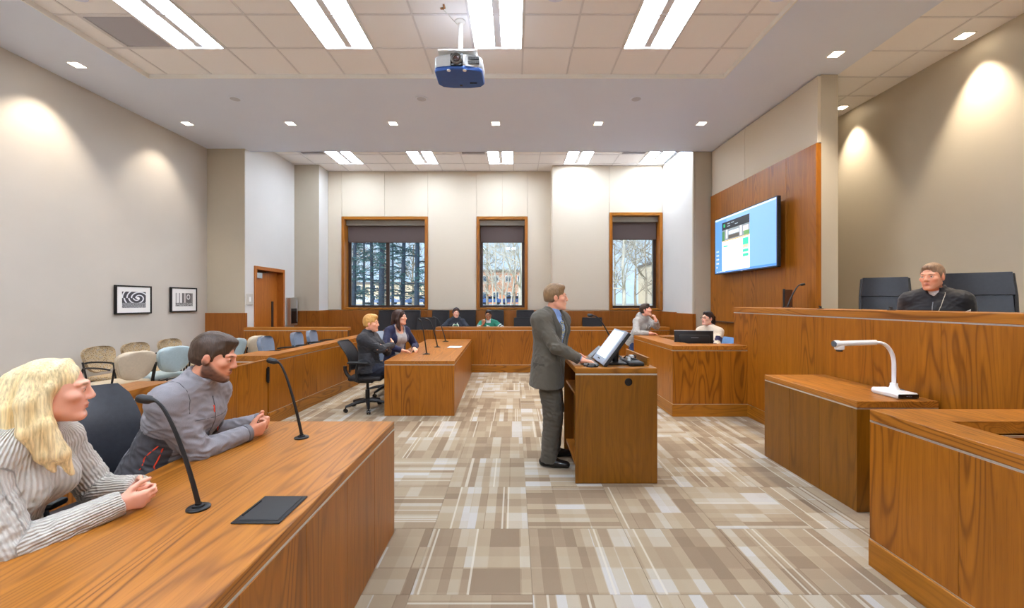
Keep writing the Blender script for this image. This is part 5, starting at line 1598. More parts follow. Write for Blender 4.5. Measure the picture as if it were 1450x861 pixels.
    for q in (1, -1):
        c2((q * .050, -.008, -.058), (q * .022, .056, -.096), .018, .016, .02)
        e((q * .043, .058, -.018), (.022, .024, .020), .018)
        c2((q * .010, .084, .027), (q * .045, .071, .027), .0115, .0095, .010)
        e((q * .0315, .096, .004), (.019, .016, .014), .008, 'cut')
        e((q * .074, -.010, -.010), (.009, .019, .031), .006)
        e((q * .083, -.004, -.008), (.006, .010, .018), .004, 'cut')
        e((q * .0315, .0750, .0055), (.0160, .0130, .0125), .003)
        c2((q * .018, .0875, .011), (q * .044, .080, .0105), .0032, .0028, .003)
        e((q * .0115, .098, -.030), (.0085, .010, .008), .005)
    c2((0, .086, .018), (0, .1035, -.024), .0080, .0118, .010)
    e((0, .0875, -.0555), (.024, .010, .0062), .005); e((0, .0855, -.0665), (.020, .0105, .0075), .005)
    c2((-.020, .0965, -.0608), (.020, .0965, -.0608), .0022, .0022, .003, 'cut')
    e((0, .090, -.080), (.016, .006, .005), .006, 'cut')
    for k in 'RL':
        sh, el, wv, d, n, curl = AR[k]
        for a, b, ra, rb, kk in hand_prims(wv + U3(d) * .005, d, n, k == 'R', curl, s * (.93 if female else 1.02)):
            S.cone(a, b, ra, rb, kk)
    pos, quads = S.mesh()
    q = (pos - hc) @ HR / hs
    base_c = np.array(lin(*skin)) * 1.15
    col = np.tile(base_c, (len(pos), 1))
    col *= (1 + .05 * sines(pos, 60, 5 + nseed))[:, None]
    def paint(c, rr, cc, a=1.0, soft=.5):
        nonlocal col
        dd = np.sqrt((((q - np.array(c)) / np.array(rr)) ** 2).sum(1))
        w = np.clip((1 - dd) / soft + .0, 0, 1)[:, None] * a
        col = col * (1 - w) + np.array(lin(*cc)) * w
    red = tuple(np.clip(np.array(skin) * np.array([1.0, .80, .76]), 0, 255))
    for sg in (1, -1):
        paint((sg * .042, .062, -.030), (.03, .04, .026), red, .45, .9)
        paint((sg * .078, -.008, -.008), (.015, .022, .034), red, .5, .8)
        paint((sg * .031, .088, .027), (.021, .03, .0058), brow, .9, .5)
        paint((sg * .0315, .088, .0105), (.017, .02, .0035), (70, 50, 42), .7, .6)
    paint((0, .108, -.026), (.018, .02, .014), red, .45, .9)
    paint((0, .092, -.061), (.0255, .02, .0130), lips or tuple(np.clip(np.array(skin) * np.array([.86, .62, .62]), 0, 255)), .85, .45)
    if beard:
        bc, ba = beard
        zb = np.interp(q[:, 1], [-.03, .0, .03, .06, .09], [.005, -.008, -.034, -.056, -.074])
        w = np.clip((zb - q[:, 2]) / .022, 0, 1) * np.clip((q[:, 1] + .030) / .012, 0, 1) * np.clip((q[:, 2] + .135) / .02, 0, 1) * (np.abs(q[:, 0]) < .085)
        w = (w * ba * (1 + .15 * sines(q, 260, 77, 5)))[:, None]; w = np.clip(w, 0, 1)
        col = col * (1 - w) + np.array(lin(*bc)) * w
        paint((0, .100, -.0465), (.030, .026, .0085), bc, ba, .4)
        paint((0, .094, -.061), (.018, .02, .0075), lips or (176, 110, 100), .8, .4)
    body, pos = np_mesh('body', pos, quads, M['skin'], t, off, np.clip(col, 0, 1))
    # eyes
    for sg in (1, -1):
        c = H((sg * .0315, .0748, .0045)); mb = MB()
        fz = Vector(HR @ np.array([sg * .04, 1, 0])).normalized()
        R_ = .0128 * hs
        mb.ball((0, 0, 0), R_, 12, 8)
        up = MB().mat(0).ball(tuple(Vector(c) - Vector(off)), R_, 12, 8)
        cc = Vector(c) - Vector(off) + fz * R_ * .86
        up.mat(1).lathe([(.001, .0022), (.0040 * hs, .0016), (.0062 * hs, -.0008), (.0062 * hs, -.004)], 12, cc, fz)
        up.build('eye', [M['eye_w'], M['iris']], t, True)
    info = dict(t=t, off=off, J=J, L=L, AR=AR, H=H, HR=HR, hc=hc, hs=hs, f=f, r=r, f2=f2, r2=r2, fc=fc, ax=ax, z=z, mn=mn, mx=mx, s=s, torso=torso, h=h, pos=pos, B=B, female=female)
    if pants: wear_pants(info, *pants)
    if top: top(info)
    if hair: hair(info)
    if shoes:
        for k in 'RL':
            hp_, kn, an = L[k]
            Q = SDF(an + np.array([-.3, -.3, -.12]), an + np.array([.3, .3, .1]), max(h, .007))
            sole = np.array([an[0], an[1], floor_z])
            fd = f
            if feet and (k + 'd') in feet: fd = U3(feet[k + 'd'])
            rd = np.array([fd[1], -fd[0], 0])
            Q.cone(sole - fd * .05 + z * .045, sole + fd * .06 + z * .040, .044, .046, .02)
            Q.cone(sole + fd * .06 + z * .036, sole + fd * .175 + z * .028, .046, .034, .02, (rd, 1.12))
            Q.cone(sole - fd * .03 + z * .06, sole - fd * .02 + z * .095, .042, .042, .02, None, 'add', False, True)
            Q.half(sole + z * .001, -z)
            p2, q2 = Q.mesh()
            np_mesh('shoe', p2, q2, M['shoe'], t, off)
    if glasses:
        fr = MB()
        for sg in (1, -1):
            ring = [Vector(H((sg * .034 + .024 * math.cos(a), .099 - .006 * abs(math.cos(a)), .002 + .016 * math.sin(a)))) - Vector(off) for a in [2 * PI * i / 14 for i in range(15)]]
            fr.tube(ring, .0018 * s + .0006, 5)
            fr.tube([Vector(H(p)) - Vector(off) for p in ((sg * .058, .096, .006), (sg * .078, .04, .008), (sg * .082, -.005, .004))], .0022, 5)
        fr.tube([Vector(H(p)) - Vector(off) for p in ((-.010, .100, .005), (0, .103, .007), (.010, .100, .005))], .0022, 5)
        fr.build('glasses', pbr('spectacle_frame', lin(*glasses), .3), t, True)
    return info

def wear_pants(I, color, mat=None, loose=.012, seed=3):
    s = I['s']; L = I['L']; J = I['J']; z = I['z']; r = I['r']
    S = SDF(I['mn'], np.array([I['mx'][0], I['mx'][1], J['wai'][2] + .1]), I['h'])
    S.cone(J['pel'] - z * .03, J['pel'] + I['ax'] * .10 * s, .112 * s * I['B'] + loose * .5, .104 * s * I['B'] + loose * .5, .03, (r, 1.46))
    for k in 'RL':
        hp, kn, an = L[k]
        S.cone(hp, kn, .086 * s * I['B'] + loose, .062 * s + loose, .03)
        S.cone(kn, an - z * .035, .062 * s + loose, .050 * s + loose, .02, None, 'add', False, True)
    p, q = S.mesh()
    c = np.tile(np.array(lin(*color)), (len(p), 1))
    np_mesh('trousers', p, q, mat or M['cloth'], I['t'], I['off'], c, wrinkle=(.004, 22, seed))

def make_top(name, color, mat='cloth', g=.012, sleeve=.010, hem=-.02, cuff=.0, neck='crew', seed=1, wr=(.004, 26), paintf=None, collar=None, open_=None, ribs=False, after=None, short=False, shoulder=.0, cuffs=None, belly=0.0):
    def fn(I):
        s = I['s']; J = I['J']; ax = I['ax']; z = I['z']; f2 = I['f2']; r2 = I['r2']; fc = I['fc']
        S = SDF(I['mn'] - .02, I['mx'] + .02, I['h'])
        I['torso'](S, g, .035)
        if shoulder:
            S.cone(J['shR'] - r2 * .02, J['shL'] + r2 * .02, .060 * s + g + shoulder, .060 * s + g + shoulder, .03)
        if belly: S.ell(J['wai'] + fc * .05, (.13 * s + g, .10 * s + belly, .15 * s), np.stack([r2, fc, ax], 1), .05)
        if hem < -.05:
            S.cone(J['pel'] + ax * .05, J['pel'] + ax * hem * s, .112 * s * I['B'] + g + .01, .118 * s * I['B'] + g + .018, .03, (I['r'], 1.42))
        for k in 'RL':
            sh, el, wv, d, n, c = I['AR'][k]
            e2 = el
            if short:
                S.cone(sh, sh + (el - sh) * .7, .056 * s * I['B'] + sleeve, .056 * s + sleeve + .008, .025, None, 'add', False, True)
                continue
            w2 = wv + (wv - el) / np.linalg.norm(wv - el) * cuff
            S.cone(sh, el, .052 * s * I['B'] + sleeve, .043 * s + sleeve, .028)
            S.cone(el, w2, .043 * s + sleeve, .031 * s + sleeve * .9, .014, None, 'add', False, True)
        S.half(J['pel'] + ax * hem * s, -ax)
        nk = J['neck']; hd = I['H']((0, -.02, -.06))
        na = U3(hd - nk)
        if neck == 'crew':      # round ring of ribbing
            for i in range(14):
                a0, a1 = 2 * PI * i / 14, 2 * PI * (i + 1) / 14
                pt = lambda a: nk + na * (.018 - .016 * math.cos(a)) * s - ax * .008 + (fc * math.cos(a) * .068 + r2 * math.sin(a) * .068) * s
                S.cone(pt(a0), pt(a1), .011 + g * .3, .011 + g * .3, .012)
        if neck == 'stand':
            for i in range(18):
                a0, a1 = 2 * PI * i / 18, 2 * PI * (i + 1) / 18
                rr = .066
                pt = lambda a, hh: nk + na * (hh - .012 * math.cos(a)) * s + (fc * math.cos(a) * rr + r2 * math.sin(a) * rr) * s
                if math.cos((a0 + a1) / 2) > .93 and open_: continue
                S.cone(pt(a0, .0), pt(a0, .045), .011, .009, .012); S.cone(pt(a0, .045), pt(a1, .045), .009, .009, .008); S.cone(pt(a0, .02), pt(a1, .02), .011, .011, .012)
        if neck == 'shirt':
            for i in range(18):
                a0, a1 = 2 * PI * i / 18, 2 * PI * (i + 1) / 18
                pt = lambda a, hh: nk + na * (hh - .014 * math.cos(a)) * s + (fc * math.cos(a) * .060 + r2 * math.sin(a) * .060) * s
                S.cone(pt(a0, .0), pt(a0, .040), .008, .005, .004); S.cone(pt(a0, .040), pt(a1, .040), .005, .005, .003); S.cone(pt(a0, .02), pt(a1, .02), .007, .007, .003)
            for q_ in (1, -1):
                S.cone(nk + na * .020 * s + (fc * .055 + r2 * q_ * .022) * s, nk - ax * .030 * s + (fc * .085 + r2 * q_ * .045) * s, .010, .006, .004, (r2, 1.8))
        if neck == 'hood':
            for i in range(16):
                a0, a1 = 2 * PI * i / 16, 2 * PI * (i + 1) / 16
                def pt(a):
                    b = .5 - .5 * math.cos(a)        # 0 at the front, 1 at the back
                    return nk + na * (-.005 + .035 * b) * s - ax * .008 + (fc * math.cos(a) * (.070 + .022 * b) + r2 * math.sin(a) * .085) * s
                rr = lambda a: .018 + .022 * (.5 - .5 * math.cos(a))
                S.cone(pt(a0), pt(a1), rr(a0), rr(a1), .02)
            S.ell(nk - fc * .095 * s - ax * .05, (.085 * s, .045 * s, .085 * s), np.stack([r2, fc, ax], 1), .03)
        if open_ and open_[0] == 'v':
            wid, dep = open_[1], open_[2]
            top_ = nk + na * .06 + fc * .08; bot = J['neck'] - ax * dep * s + fc * .13 * s
            S.cone(nk + na * .03 + fc * .10, J['neck'] - ax * dep * s + fc * .16 * s, wid * s, .008, .008, (fc, 4.0), 'cut')
            S.cone(nk + na * .1, nk - ax * .0, .060 * s, .058 * s, .006, None, 'cut')
        if open_ and open_[0] == 'scoop':
            S.ell(nk + fc * .055 * s - ax * open_[2] * .4, (open_[1] * s, .075 * s, open_[2] * s), np.stack([r2, fc, ax], 1), .01, 'cut')
        p, q = S.mesh()
        c = np.tile(np.array(lin(*color)), (len(p), 1))
        loc = dict(x=(p - J['pel']) @ r2 / s, y=(p - J['pel']) @ fc / s, z=(p - J['pel']) @ ax / s)
        armt = {}
        for k in 'RL':
            sh, el, wv = I['AR'][k][:3]
            def seg(a, b):
                e = b - a; t_ = np.clip(((p - a) @ e) / (e @ e), 0, 1); return t_, np.linalg.norm(p - a - t_[:, None] * e, axis=1)
            t1, d1 = seg(sh, el); t2, d2 = seg(el, wv)
            armt[k] = (t1, d1, t2, d2)
        da = np.minimum.reduce([np.minimum(armt[k][1], armt[k][3]) for k in 'RL'])
        loc['arm'] = armt; loc['da'] = da
        # on the sleeve when nearer to an arm bone than the flank allows
        on = np.zeros(len(p), bool); which = np.zeros(len(p))
        for k, sg in (('R', 1), ('L', -1)):
            t1, d1, t2, d2 = armt[k]
            m = ((np.minimum(d1, d2) < (.043 * s + sleeve + .022)) & (((loc['x'] * sg > .150 * (1 if not I['female'] else .9)) ) | (d2 < d1))) 
            on |= m; which[m] = sg
        loc['sleeve'] = on; loc['which'] = which
        if paintf: c = paintf(loc, c, p)
        rib = None
        if ribs:
            ang = np.arctan2(loc['x'] / 1.4, loc['y'] + .02); rib = ang * .145
            for k, sg in (('R', 1), ('L', -1)):
                sh, el, wv = I['AR'][k][:3]
                t1, d1, t2, d2 = armt[k]
                for a, b, m in ((sh, el, on & (which == sg) & (d1 <= d2)), (el, wv, on & (which == sg) & (d2 < d1))):
                    e = U3(b - a); u = U3(np.cross(e, z)); v_ = np.cross(e, u)
                    rib = np.where(m, np.arctan2((p - a) @ u, (p - a) @ v_) * .055, rib)
        msk = .35 + .65 * np.exp(-((loc['z'] - .06) / .11) ** 2)
        for k in 'RL':
            el = I['AR'][k][1]
            msk = np.maximum(msk, .4 + 1.0 * np.exp(-(((p - el) ** 2).sum(1)) / .13 ** 2))
            msk = np.maximum(msk, .3 + .7 * np.exp(-(((p - I['AR'][k][0] + I['ax'] * .10) ** 2).sum(1)) / .08 ** 2))
        o, p2 = np_mesh(name, p, q, M[mat] if isinstance(mat, str) else mat, I['t'], I['off'], np.clip(c, 0, 1), rib, wrinkle=(wr[0], wr[1], seed), wmask=msk)
        I['top'] = o; I['tpos'] = p2
        if cuffs:
            for k in 'RL':
                sh, el, wv = I['AR'][k][:3]; e = U3(wv - el)
                w2 = wv + e * cuff
                MB().lathe([(.031 * s + sleeve + .001, -.022), (.031 * s + sleeve + .004, -.02), (.031 * s + sleeve + .003, .004), (.027 * s, .006)], 20, Vector(w2 - I['off']), Vector(e)).build('cuff', pbr('cuff_' + name, lin(*cuffs), .8), o, True)
        if after: after(I, o, p2)
    return fn
def line_on(I, o, pos, pts, rad, m, name):
    """a seam, zip or cord lying on the garment; pts in chest coordinates (right, forward, up the spine from the pelvis)"""
    J = I['J']; s = I['s']
    w = [J['pel'] + I['r2'] * p[0] * s + I['fc'] * p[1] * s + I['ax'] * p[2] * s for p in pts]
    dense = []
    for a, b in zip(w[:-1], w[1:]): dense += [a + (b - a) * k / 6 for k in range(6)]
    dense.append(w[-1])
    L = surface_line(pos, dense)
    L = [np.mean(L[max(0, i - 1):i + 2], axis=0) for i in range(len(L))]
    return MB().tube([Vector(p - I['off']) for p in L], rad, 5).build(name, m, o, True)

def hair_short(color, vol=.008, front=.060, seed=1, back=-.055, colr2=None, fringe=0.0):
    def fn(I):
        H, HR, hs = I['H'], I['HR'], I['hs']
        S = SDF(I['hc'] - .2, I['hc'] + .2, min(I['h'], .007))
        e = lambda c, rr, k=.01, op='add': S.ell(H(c), np.array(rr) * hs, HR, k, op)
        v = vol
        e((0, -.020, .040), (.075 + v * .45, .094 + v, .084 + v * 1.5), .01)
        e((0, -.052, -.008), (.064 + v * .3, .058 + v * .7, .066), .02)
        e((0, .040, .088 + v), (.040 + v, .036 + v, .016 + v), .03)
        for q in (1, -1): e((q * (.068), .012, .016), (.009 + v * .4, .014, .034), .008)
        e((0, .118, -.035), (.071, .072, .124 + (front - .055)), .010, 'cut')
        for q in (1, -1):
            e((q * .082, .064, -.022), (.036, .052, .080), .008, 'cut')
            e((q * .086, -.008, -.014), (.022, .024, .038), .005, 'cut')
            e((q * .080, -.02, -.062), (.026, .045, .034), .008, 'cut')
        S.half(H((0, 0, back)), -HR[:, 2] * 1 + HR[:, 1] * -.15)
        p, q = S.mesh()
        c = np.array(lin(*color))[None, :] * (1 + .22 * sines((p - I['hc']) @ HR * np.array([1.0, .35, .5]), 170, seed, 6))[:, None]
        if colr2:
            w = np.clip(((p - I['hc']) @ HR[:, 2] * -1 + .02) / .05, 0, 1)[:, None]
            c = c * (1 - w) + np.array(lin(*colr2)) * w
        np_mesh('hair', p, q, M['hair'], I['t'], I['off'], np.clip(c, 0, 1), fine=lambda x: .0030 * sines((x - I['hc']) @ HR * np.array([1.0, .4, .6]), 200, seed + 3, 5))
    return fn
def hair_long(color, locks, vol=.014, seed=2, colr2=None, part=.02, front=.055, cap=True):
    """cap plus locks: each a list of (head-frame points, radius)"""
    def fn(I):
        H, HR, hs = I['H'], I['HR'], I['hs']
        S = SDF(I['hc'] - np.array([.32, .32, .52]), I['hc'] + np.array([.32, .32, .22]), min(I['h'], .007))
        e = lambda c, rr, k=.012, op='add': S.ell(H(c), np.array(rr) * hs, HR, k, op)
        v = vol
        e((0, -.020, .040), (.074 + v, .094 + v, .084 + v), .01)
        e((0, -.050, -.02), (.072 + v, .064 + v, .085), .02)
        for q in (1, -1):
            S.cone(H((q * .02, .026, .108)), H((q * .074, .0, .02)), (.012 + v * .5) * hs, .016 * hs, .02)
            S.cone(H((q * .074, .0, .02)), H((q * .076, -.025, -.07)), .016 * hs, .018 * hs, .02)
        for pts in locks:
            for (a, ra), (b, rb) in zip(pts[:-1], pts[1:]):
                S.cone(H(a), H(b), ra * hs, rb * hs, .014)
        e((0, .120, -.038), (.066, .078, .118 + (front - .055)), .012, 'cut')
        p, q = S.mesh()
        ql = (p - I['hc']) @ HR
        c = np.array(lin(*color))[None, :] * (1 + .25 * sines(ql * np.array([1.0, 1.0, .12]), 190, seed, 7))[:, None]
        if colr2:
            w = np.clip(.5 + .5 * sines(ql * np.array([1.0, 1.0, .1]), 120, seed + 9, 4), 0, 1)[:, None] * .7
            c = c * (1 - w) + np.array(lin(*colr2)) * w
        np_mesh('hair', p, q, M['hair'], I['t'], I['off'], np.clip(c, 0, 1), fine=lambda x: .0026 * sines((x - I['hc']) @ HR * np.array([1.0, 1.0, .07]), 230, seed + 3, 6))
    return fn

def unit(*v): return U3(v)
# ---- 1 woman with blonde hair, grey ribbed sweater, forearms on the near table
wface = unit(.97, .24, 0)
blonde = hair_long((236, 208, 152), [
    [((.050, -.005, .075), .018), ((.080, -.018, -.01), .022), ((.092, -.004, -.11), .028), ((.096, .045, -.22), .024), ((.085, .075, -.30), .009)],
    [((.05, -.04, .065), .036), ((.080, -.050, -.03), .034), ((.088, -.04, -.13), .032), ((.092, .0, -.22), .022), ((.092, .03, -.28), .008)],
    [((-.050, -.005, .075), .018), ((-.080, -.018, -.03), .022), ((-.09, -.01, -.14), .026), ((-.085, .02, -.24), .010)],
    [((0, -.09, .04), .05), ((.02, -.105, -.05), .05), ((.03, -.10, -.15), .048), ((.04, -.09, -.22), .02)],
    [((-.03, -.09, .03), .05), ((-.04, -.10, -.10), .045), ((-.05, -.09, -.20), .02)]], .002, 2, (250, 236, 200), front=.082)
person('woman with long blonde hair in a grey ribbed sweater, hands clasped on the near table', (-1.985, 1.53), (.97, .24), seat=.535, s=1.03, lean=19, twist=2, h=.0052, head=(-26, -3, 0), head_fwd=.045, female=True,
       skin=(230, 170, 144), nseed=1, brow=(150, 112, 78), shw=1.05,
       arms={'R': ((-1.545, 1.625, .815), unit(.1, -.55, -.9), unit(.74, .60, .0), unit(-.60, .74, .22), (48, 54, 58, 62)),
             'L': ((-1.590, 1.765, .822), unit(0, .5, -1), unit(.88, -.42, -.02), unit(-.42, -.86, .15), (52, 56, 60, 62))},
       hair=blonde, pants=((40, 44, 58),),
       top=make_top('sweater', (208, 201, 190), 'knit', .020, .018, -.06, .018, 'crew', 4, (.005, 24), ribs=True))
# ---- 2 bearded man in a grey zip jacket
def grey_jacket_paint(l, c, p):
    dk = np.array(lin(74, 72, 76))
    m = (~l['sleeve']) & (np.abs(l['x']) > .135) & (l['z'] < .26) & (l['da'] > .085)
    c[m] = dk
    for k in 'RL':
        t1, d1, t2, d2 = l['arm'][k]
    m = l['sleeve'] & (l['which'] == -1) & (l['arm']['L'][0] > .55) & (l['arm']['L'][1] < l['arm']['L'][3])
    c[m] = dk
    return c
def jacket_trim(I, o, pos):
    red = pbr('orange_piping', lin(236, 72, 42), .5)
    seam = pbr('grey_seam', lin(92, 90, 94), .7)
    line_on(I, o, pos, [(0, .14, .50), (0, .16, .42), (0, .16, .34), (0, .16, .26)], .0030, pbr('zip_dark', lin(86, 78, 80), .4), 'zip')
    line_on(I, o, pos, [(0.006, .15, .45), (0.006, .16, .40)], .0034, red, 'zip_pull')
    line_on(I, o, pos, [(-.155, .11, .36), (0, .16, .37), (.155, .11, .36)], .0024, seam, 'chest_seam')
    line_on(I, o, pos, [(-.085, .17, .27), (-.07, .18, .20), (-.04, .18, .14)], .0036, red, 'pocket_piping')
    line_on(I, o, pos, [(.165, .05, .23), (.175, .02, .15), (.17, .03, .08)], .0038, red, 'pocket_piping')
    line_on(I, o, pos, [(.158, .07, .22), (.160, .06, .15), (.155, .07, .09)], .0038, red, 'pocket_piping')
    sh, el, wv = I['AR']['L'][:3]
    pts = [sh + (el - sh) * t_ + I['fc'] * .06 * I['s'] + I['r2'] * .02 for t_ in (.35, .5, .65, .8)]
    L = surface_line(pos, pts)
    MB().tube([Vector(q - I['off']) for q in L], .0036, 5).build('sleeve_piping', red, o, True)
    sh, el, wv = I['AR']['R'][:3]
    ring = []
    for i in range(13):
        a = -PI * .55 + PI * 1.1 * i / 12
        ring.append(sh - I['r2'] * .035 + (I['fc'] * math.sin(a) + I['ax'] * math.cos(a)) * .12)
    L = surface_line(pos, ring)
    MB().tube([Vector(q - I['off']) for q in L], .0022, 5).build('shoulder_seam', seam, o, True)
person('bearded man in a grey jacket with orange piping, hands clasped on the near table', (-1.965, 2.33), (.98, .10), seat=.56, s=1.06, lean=22, twist=6, h=.0062, head=(-14, -14, 4), head_fwd=.05,
       skin=(212, 148, 118), nseed=2, beard=((66, 46, 36), .85), brow=(60, 42, 32), bulk=1.10,
       arms={'R': ((-1.600, 2.505, .818), unit(.1, -.5, -1), unit(.52, .84, .06), unit(-.82, .52, .22), (54, 58, 60, 64)),
             'L': ((-1.665, 2.735, .826), unit(0, .5, -1), unit(.86, -.50, .04), unit(-.48, -.84, .15), (56, 60, 62, 64))},
       hair=hair_short((74, 56, 44), .010, .056, 4), pants=((48, 50, 58),),
       top=make_top('zip_jacket', (142, 138, 142), 'fleece', .018, .016, -.10, .01, 'stand', 7, (.006, 24), paintf=grey_jacket_paint, cuffs=(120, 117, 121), after=jacket_trim))
# ---- 3 blond young man, arms crossed
person('blond young man with crossed arms in a dark jacket at the far table', (-2.16, 6.26), (.97, .12), seat=.535, s=1.02, lean=-2, twist=14, h=.009, head=(-6, 0, 0), skin=(232, 170, 140), nseed=3, brow=(190, 140, 90), bulk=1.08, head_fwd=.05,
       arms={'R': ((-1.85, 6.40, .955), unit(.1, -1, -.6), unit(-.25, .92, .12), unit(-.9, -.2, .1), 20), 'L': ((-1.90, 6.22, .905), unit(.1, 1, -.6), unit(-.35, -.90, .10), unit(-.9, .2, 0), 25)},
       hair=hair_short((214, 164, 92), .013, .056, 6), pants=((34, 38, 52),),
       top=make_top('jacket', (54, 54, 58), 'cloth', .018, .016, -.06, .005, 'stand', 9, (.007, 26), open_=('none',)))
# ---- 4 woman in a navy cardigan
def navy(l, c, p):
    m = (~l['sleeve']) & (np.abs(l['x']) < .085) & (l['y'] > .02)
    c[m] = np.array(lin(172, 170, 170)); return c
dark_long = hair_long((48, 30, 26), [[((.05, .02, .08), .03), ((.085, -.01, -.03), .032), ((.085, .0, -.14), .030), ((.08, .02, -.21), .014)], [((-.05, .02, .08), .03), ((-.085, -.01, -.03), .032), ((-.085, -.01, -.14), .03), ((-.08, .0, -.22), .014)], [((0, -.08, .05), .055), ((0, -.10, -.08), .055), ((0, -.10, -.20), .03)]], .012, 5, (70, 44, 36))
person('woman with long dark hair in a navy cardigan at the far table', (-1.98, 7.02), (.78, -.55), seat=.575, s=1.05, lean=6, twist=8, h=.009, head=(-38, 3, 0), female=True, skin=(216, 160, 132), nseed=4, brow=(50, 34, 28),
       arms={'R': ((-1.80, 6.72, .83), unit(-.3, -1, -.6), unit(.75, .2, -.1), unit(0, 0, -1), 22), 'L': ((-1.66, 6.98, .83), unit(.2, 1, -.6), unit(.4, -.75, -.1), unit(0, 0, -1), 22)},
       hair=dark_long, pants=((40, 44, 62),),
       top=make_top('cardigan', (36, 40, 72), 'cloth', .014, .013, -.06, -.01, 'none', 11, (.004, 26), paintf=navy, open_=('scoop', .075, .13)))
# ---- 5 woman in a black hoodie with a headband
def emblem(I, o, pos):
    white = pbr('cream_print', lin(222, 226, 206), .7); grn = pbr('green_print', lin(120, 168, 130), .7)
    P = lambda x, z_: (x, .17, z_)
    ring = [P(.068 * math.cos(a), .365 + .060 * math.sin(a)) for a in [PI * .68 + 2 * PI * .83 * i / 20 for i in range(21)]]
    line_on(I, o, pos, ring, .011, white, 'printed_emblem')
    line_on(I, o, pos, [P(-.05, .370), P(-.02, .38), P(.02, .38), P(.05, .370)], .013, grn, 'printed_emblem')
    line_on(I, o, pos, [P(-.03, .345), P(0, .33), P(.03, .345)], .009, white, 'printed_emblem')
    line_on(I, o, pos, [P(-.055, .46), P(-.03, .42)], .007, white, 'draw_cord'); line_on(I, o, pos, [P(.03, .47), P(.025, .42)], .007, white, 'draw_cord')
def pony_band(I):
    hair_short((70, 50, 40), .005, .060, 8)(I)
    H, HR, hs = I['H'], I['HR'], I['hs']
    band = MB().tube([Vector(H((.0805 * math.cos(a), .006 + .026 * math.sin(a), .010 + .119 * math.sin(a)))) - Vector(I['off']) for a in [PI * i / 14 for i in range(15)]], .021 * hs, 8, .35)
    band.build('headband', pbr('navy_headband', lin(54, 60, 84), .8), I['t'], True)
person('woman in a black hoodie with a headband behind the long far counter', (-1.43, 10.34), (.10, -1), seat=.60, floor_z=.25, s=1.0, lean=6, h=.009, head=(-12, 2, 0), female=True, skin=(232, 176, 154), nseed=5, bulk=1.08,
       arms={'R': ((-1.62, 9.93, .98), unit(-1, .2, -.6), unit(.7, -.6, 0), unit(0, 0, -1), 30), 'L': ((-1.24, 9.93, .98), unit(1, .2, -.6), unit(-.7, -.6, 0), unit(0, 0, -1), 30)},
       hair=pony_band, pants=((40, 44, 60),), shoes=False,
       top=make_top('hoodie', (46, 50, 60), 'cloth', .020, .020, -.05, 0, 'hood', 13, (.006, 24), after=emblem))
# ---- 6 man in a green jersey, chin on hand
def jersey(l, c, p):
    wh = np.array(lin(236, 238, 236))
    for k in 'RL':
        t1, d1, t2, d2 = l['arm'][k]
        m = l['sleeve'] & (l['which'] == (1 if k == 'R' else -1)) & ((t1 > .42) | (d2 < d1)); c[m] = wh
        m = l['sleeve'] & (l['which'] == (1 if k == 'R' else -1)) & (t1 > .50) & (t1 < .60); c[m] = np.array(lin(30, 44, 40))
    m = (np.abs(l['x']) < .055) & (l['z'] > .462) & (l['y'] > 0); c[m] = wh
    return c
def number(I, o, pos):
    white = pbr('white_number', lin(240, 240, 236), .7)
    P = lambda x, z_: (x, .17, z_)
    g = [P(-.065, .315), P(-.035, .345), P(.03, .345), P(.055, .33)]
    line_on(I, o, pos, [P(.055, .395), P(.0, .402), P(-.045, .385), P(-.065, .33), P(-.06, .27), P(-.02, .245), P(.035, .25), P(.055, .285), P(.03, .318), P(-.02, .32), P(-.06, .30)], .014, white, 'jersey_number')
person('man in glasses and a green and white jersey, chin on his hand', (-.62, 10.34), (.0, -1), seat=.58, floor_z=.25, s=.98, lean=10, h=.009, head=(8, -4, 0), skin=(176, 120, 88), nseed=6, bulk=1.05, glasses=(40, 36, 36), brow=(40, 30, 26),
       arms={'R': ((-.74, 10.02, 1.07), unit(-.7, -.2, -1), unit(.30, -.1, .9), unit(.2, .9, .1), 60), 'L': ((-.40, 9.95, .98), unit(1, .2, -.6), unit(-.8, -.5, 0), unit(0, 0, -1), 30)},
       hair=hair_short((34, 30, 32), .008, .058, 12), pants=((40, 44, 60),), shoes=False,
       top=make_top('jersey', (44, 128, 104), 'cloth', .018, .018, -.05, -.02, 'crew', 15, (.005, 24), paintf=jersey, after=number, short=True))
# ---- 7 man in a suit at the lectern
def shirt_tie(I):
    make_top('shirt', (140, 172, 226), 'fleece', .006, .004, .02, -.01, 'shirt', 21, (.001, 20))(I)
    pos = I['tpos']; o = I['top']
    def tiem():
        k = NT('patterned_tie')
        w = k.noise(k.obj(), 70, 1)
        k.l(k.ramp(w, [(.40, lin(92, 116, 166)), (.5, lin(186, 188, 150)), (.6, lin(196, 180, 96))], 'CONSTANT'), k.b.inputs['Base Color']); k.b.inputs['Roughness'].default_value = .5
        return k.m
    tm = tiem()
    J = I['J']; s = I['s']
    pts = [J['pel'] + I['fc'] * .2 * s + I['ax'] * zz * s for zz in (.49, .46, .42, .36, .30, .24, .18, .12, .07)]
    L = surface_line(pos, pts)
    L = [Vector(np.mean(L[max(0, i - 1):i + 2], axis=0) - I['off'] + I['fc'] * .006) for i in range(len(L))]
    wds = (.016, .014, .020, .026, .031, .035, .038, .040, .020)
    rows = [[p + Vector(I['r2']) * w * q for q in (-1, 0, 1)] for p, w in zip(L, wds)]
    MB().sheet(rows, .005).build('tie', tm, I['t'], True)
    MB().ball(tuple(L[0] + Vector(I['fc']) * .004), .02, 10, 8, (1, 1, 1)).build('tie_knot', tm, I['t'], True)
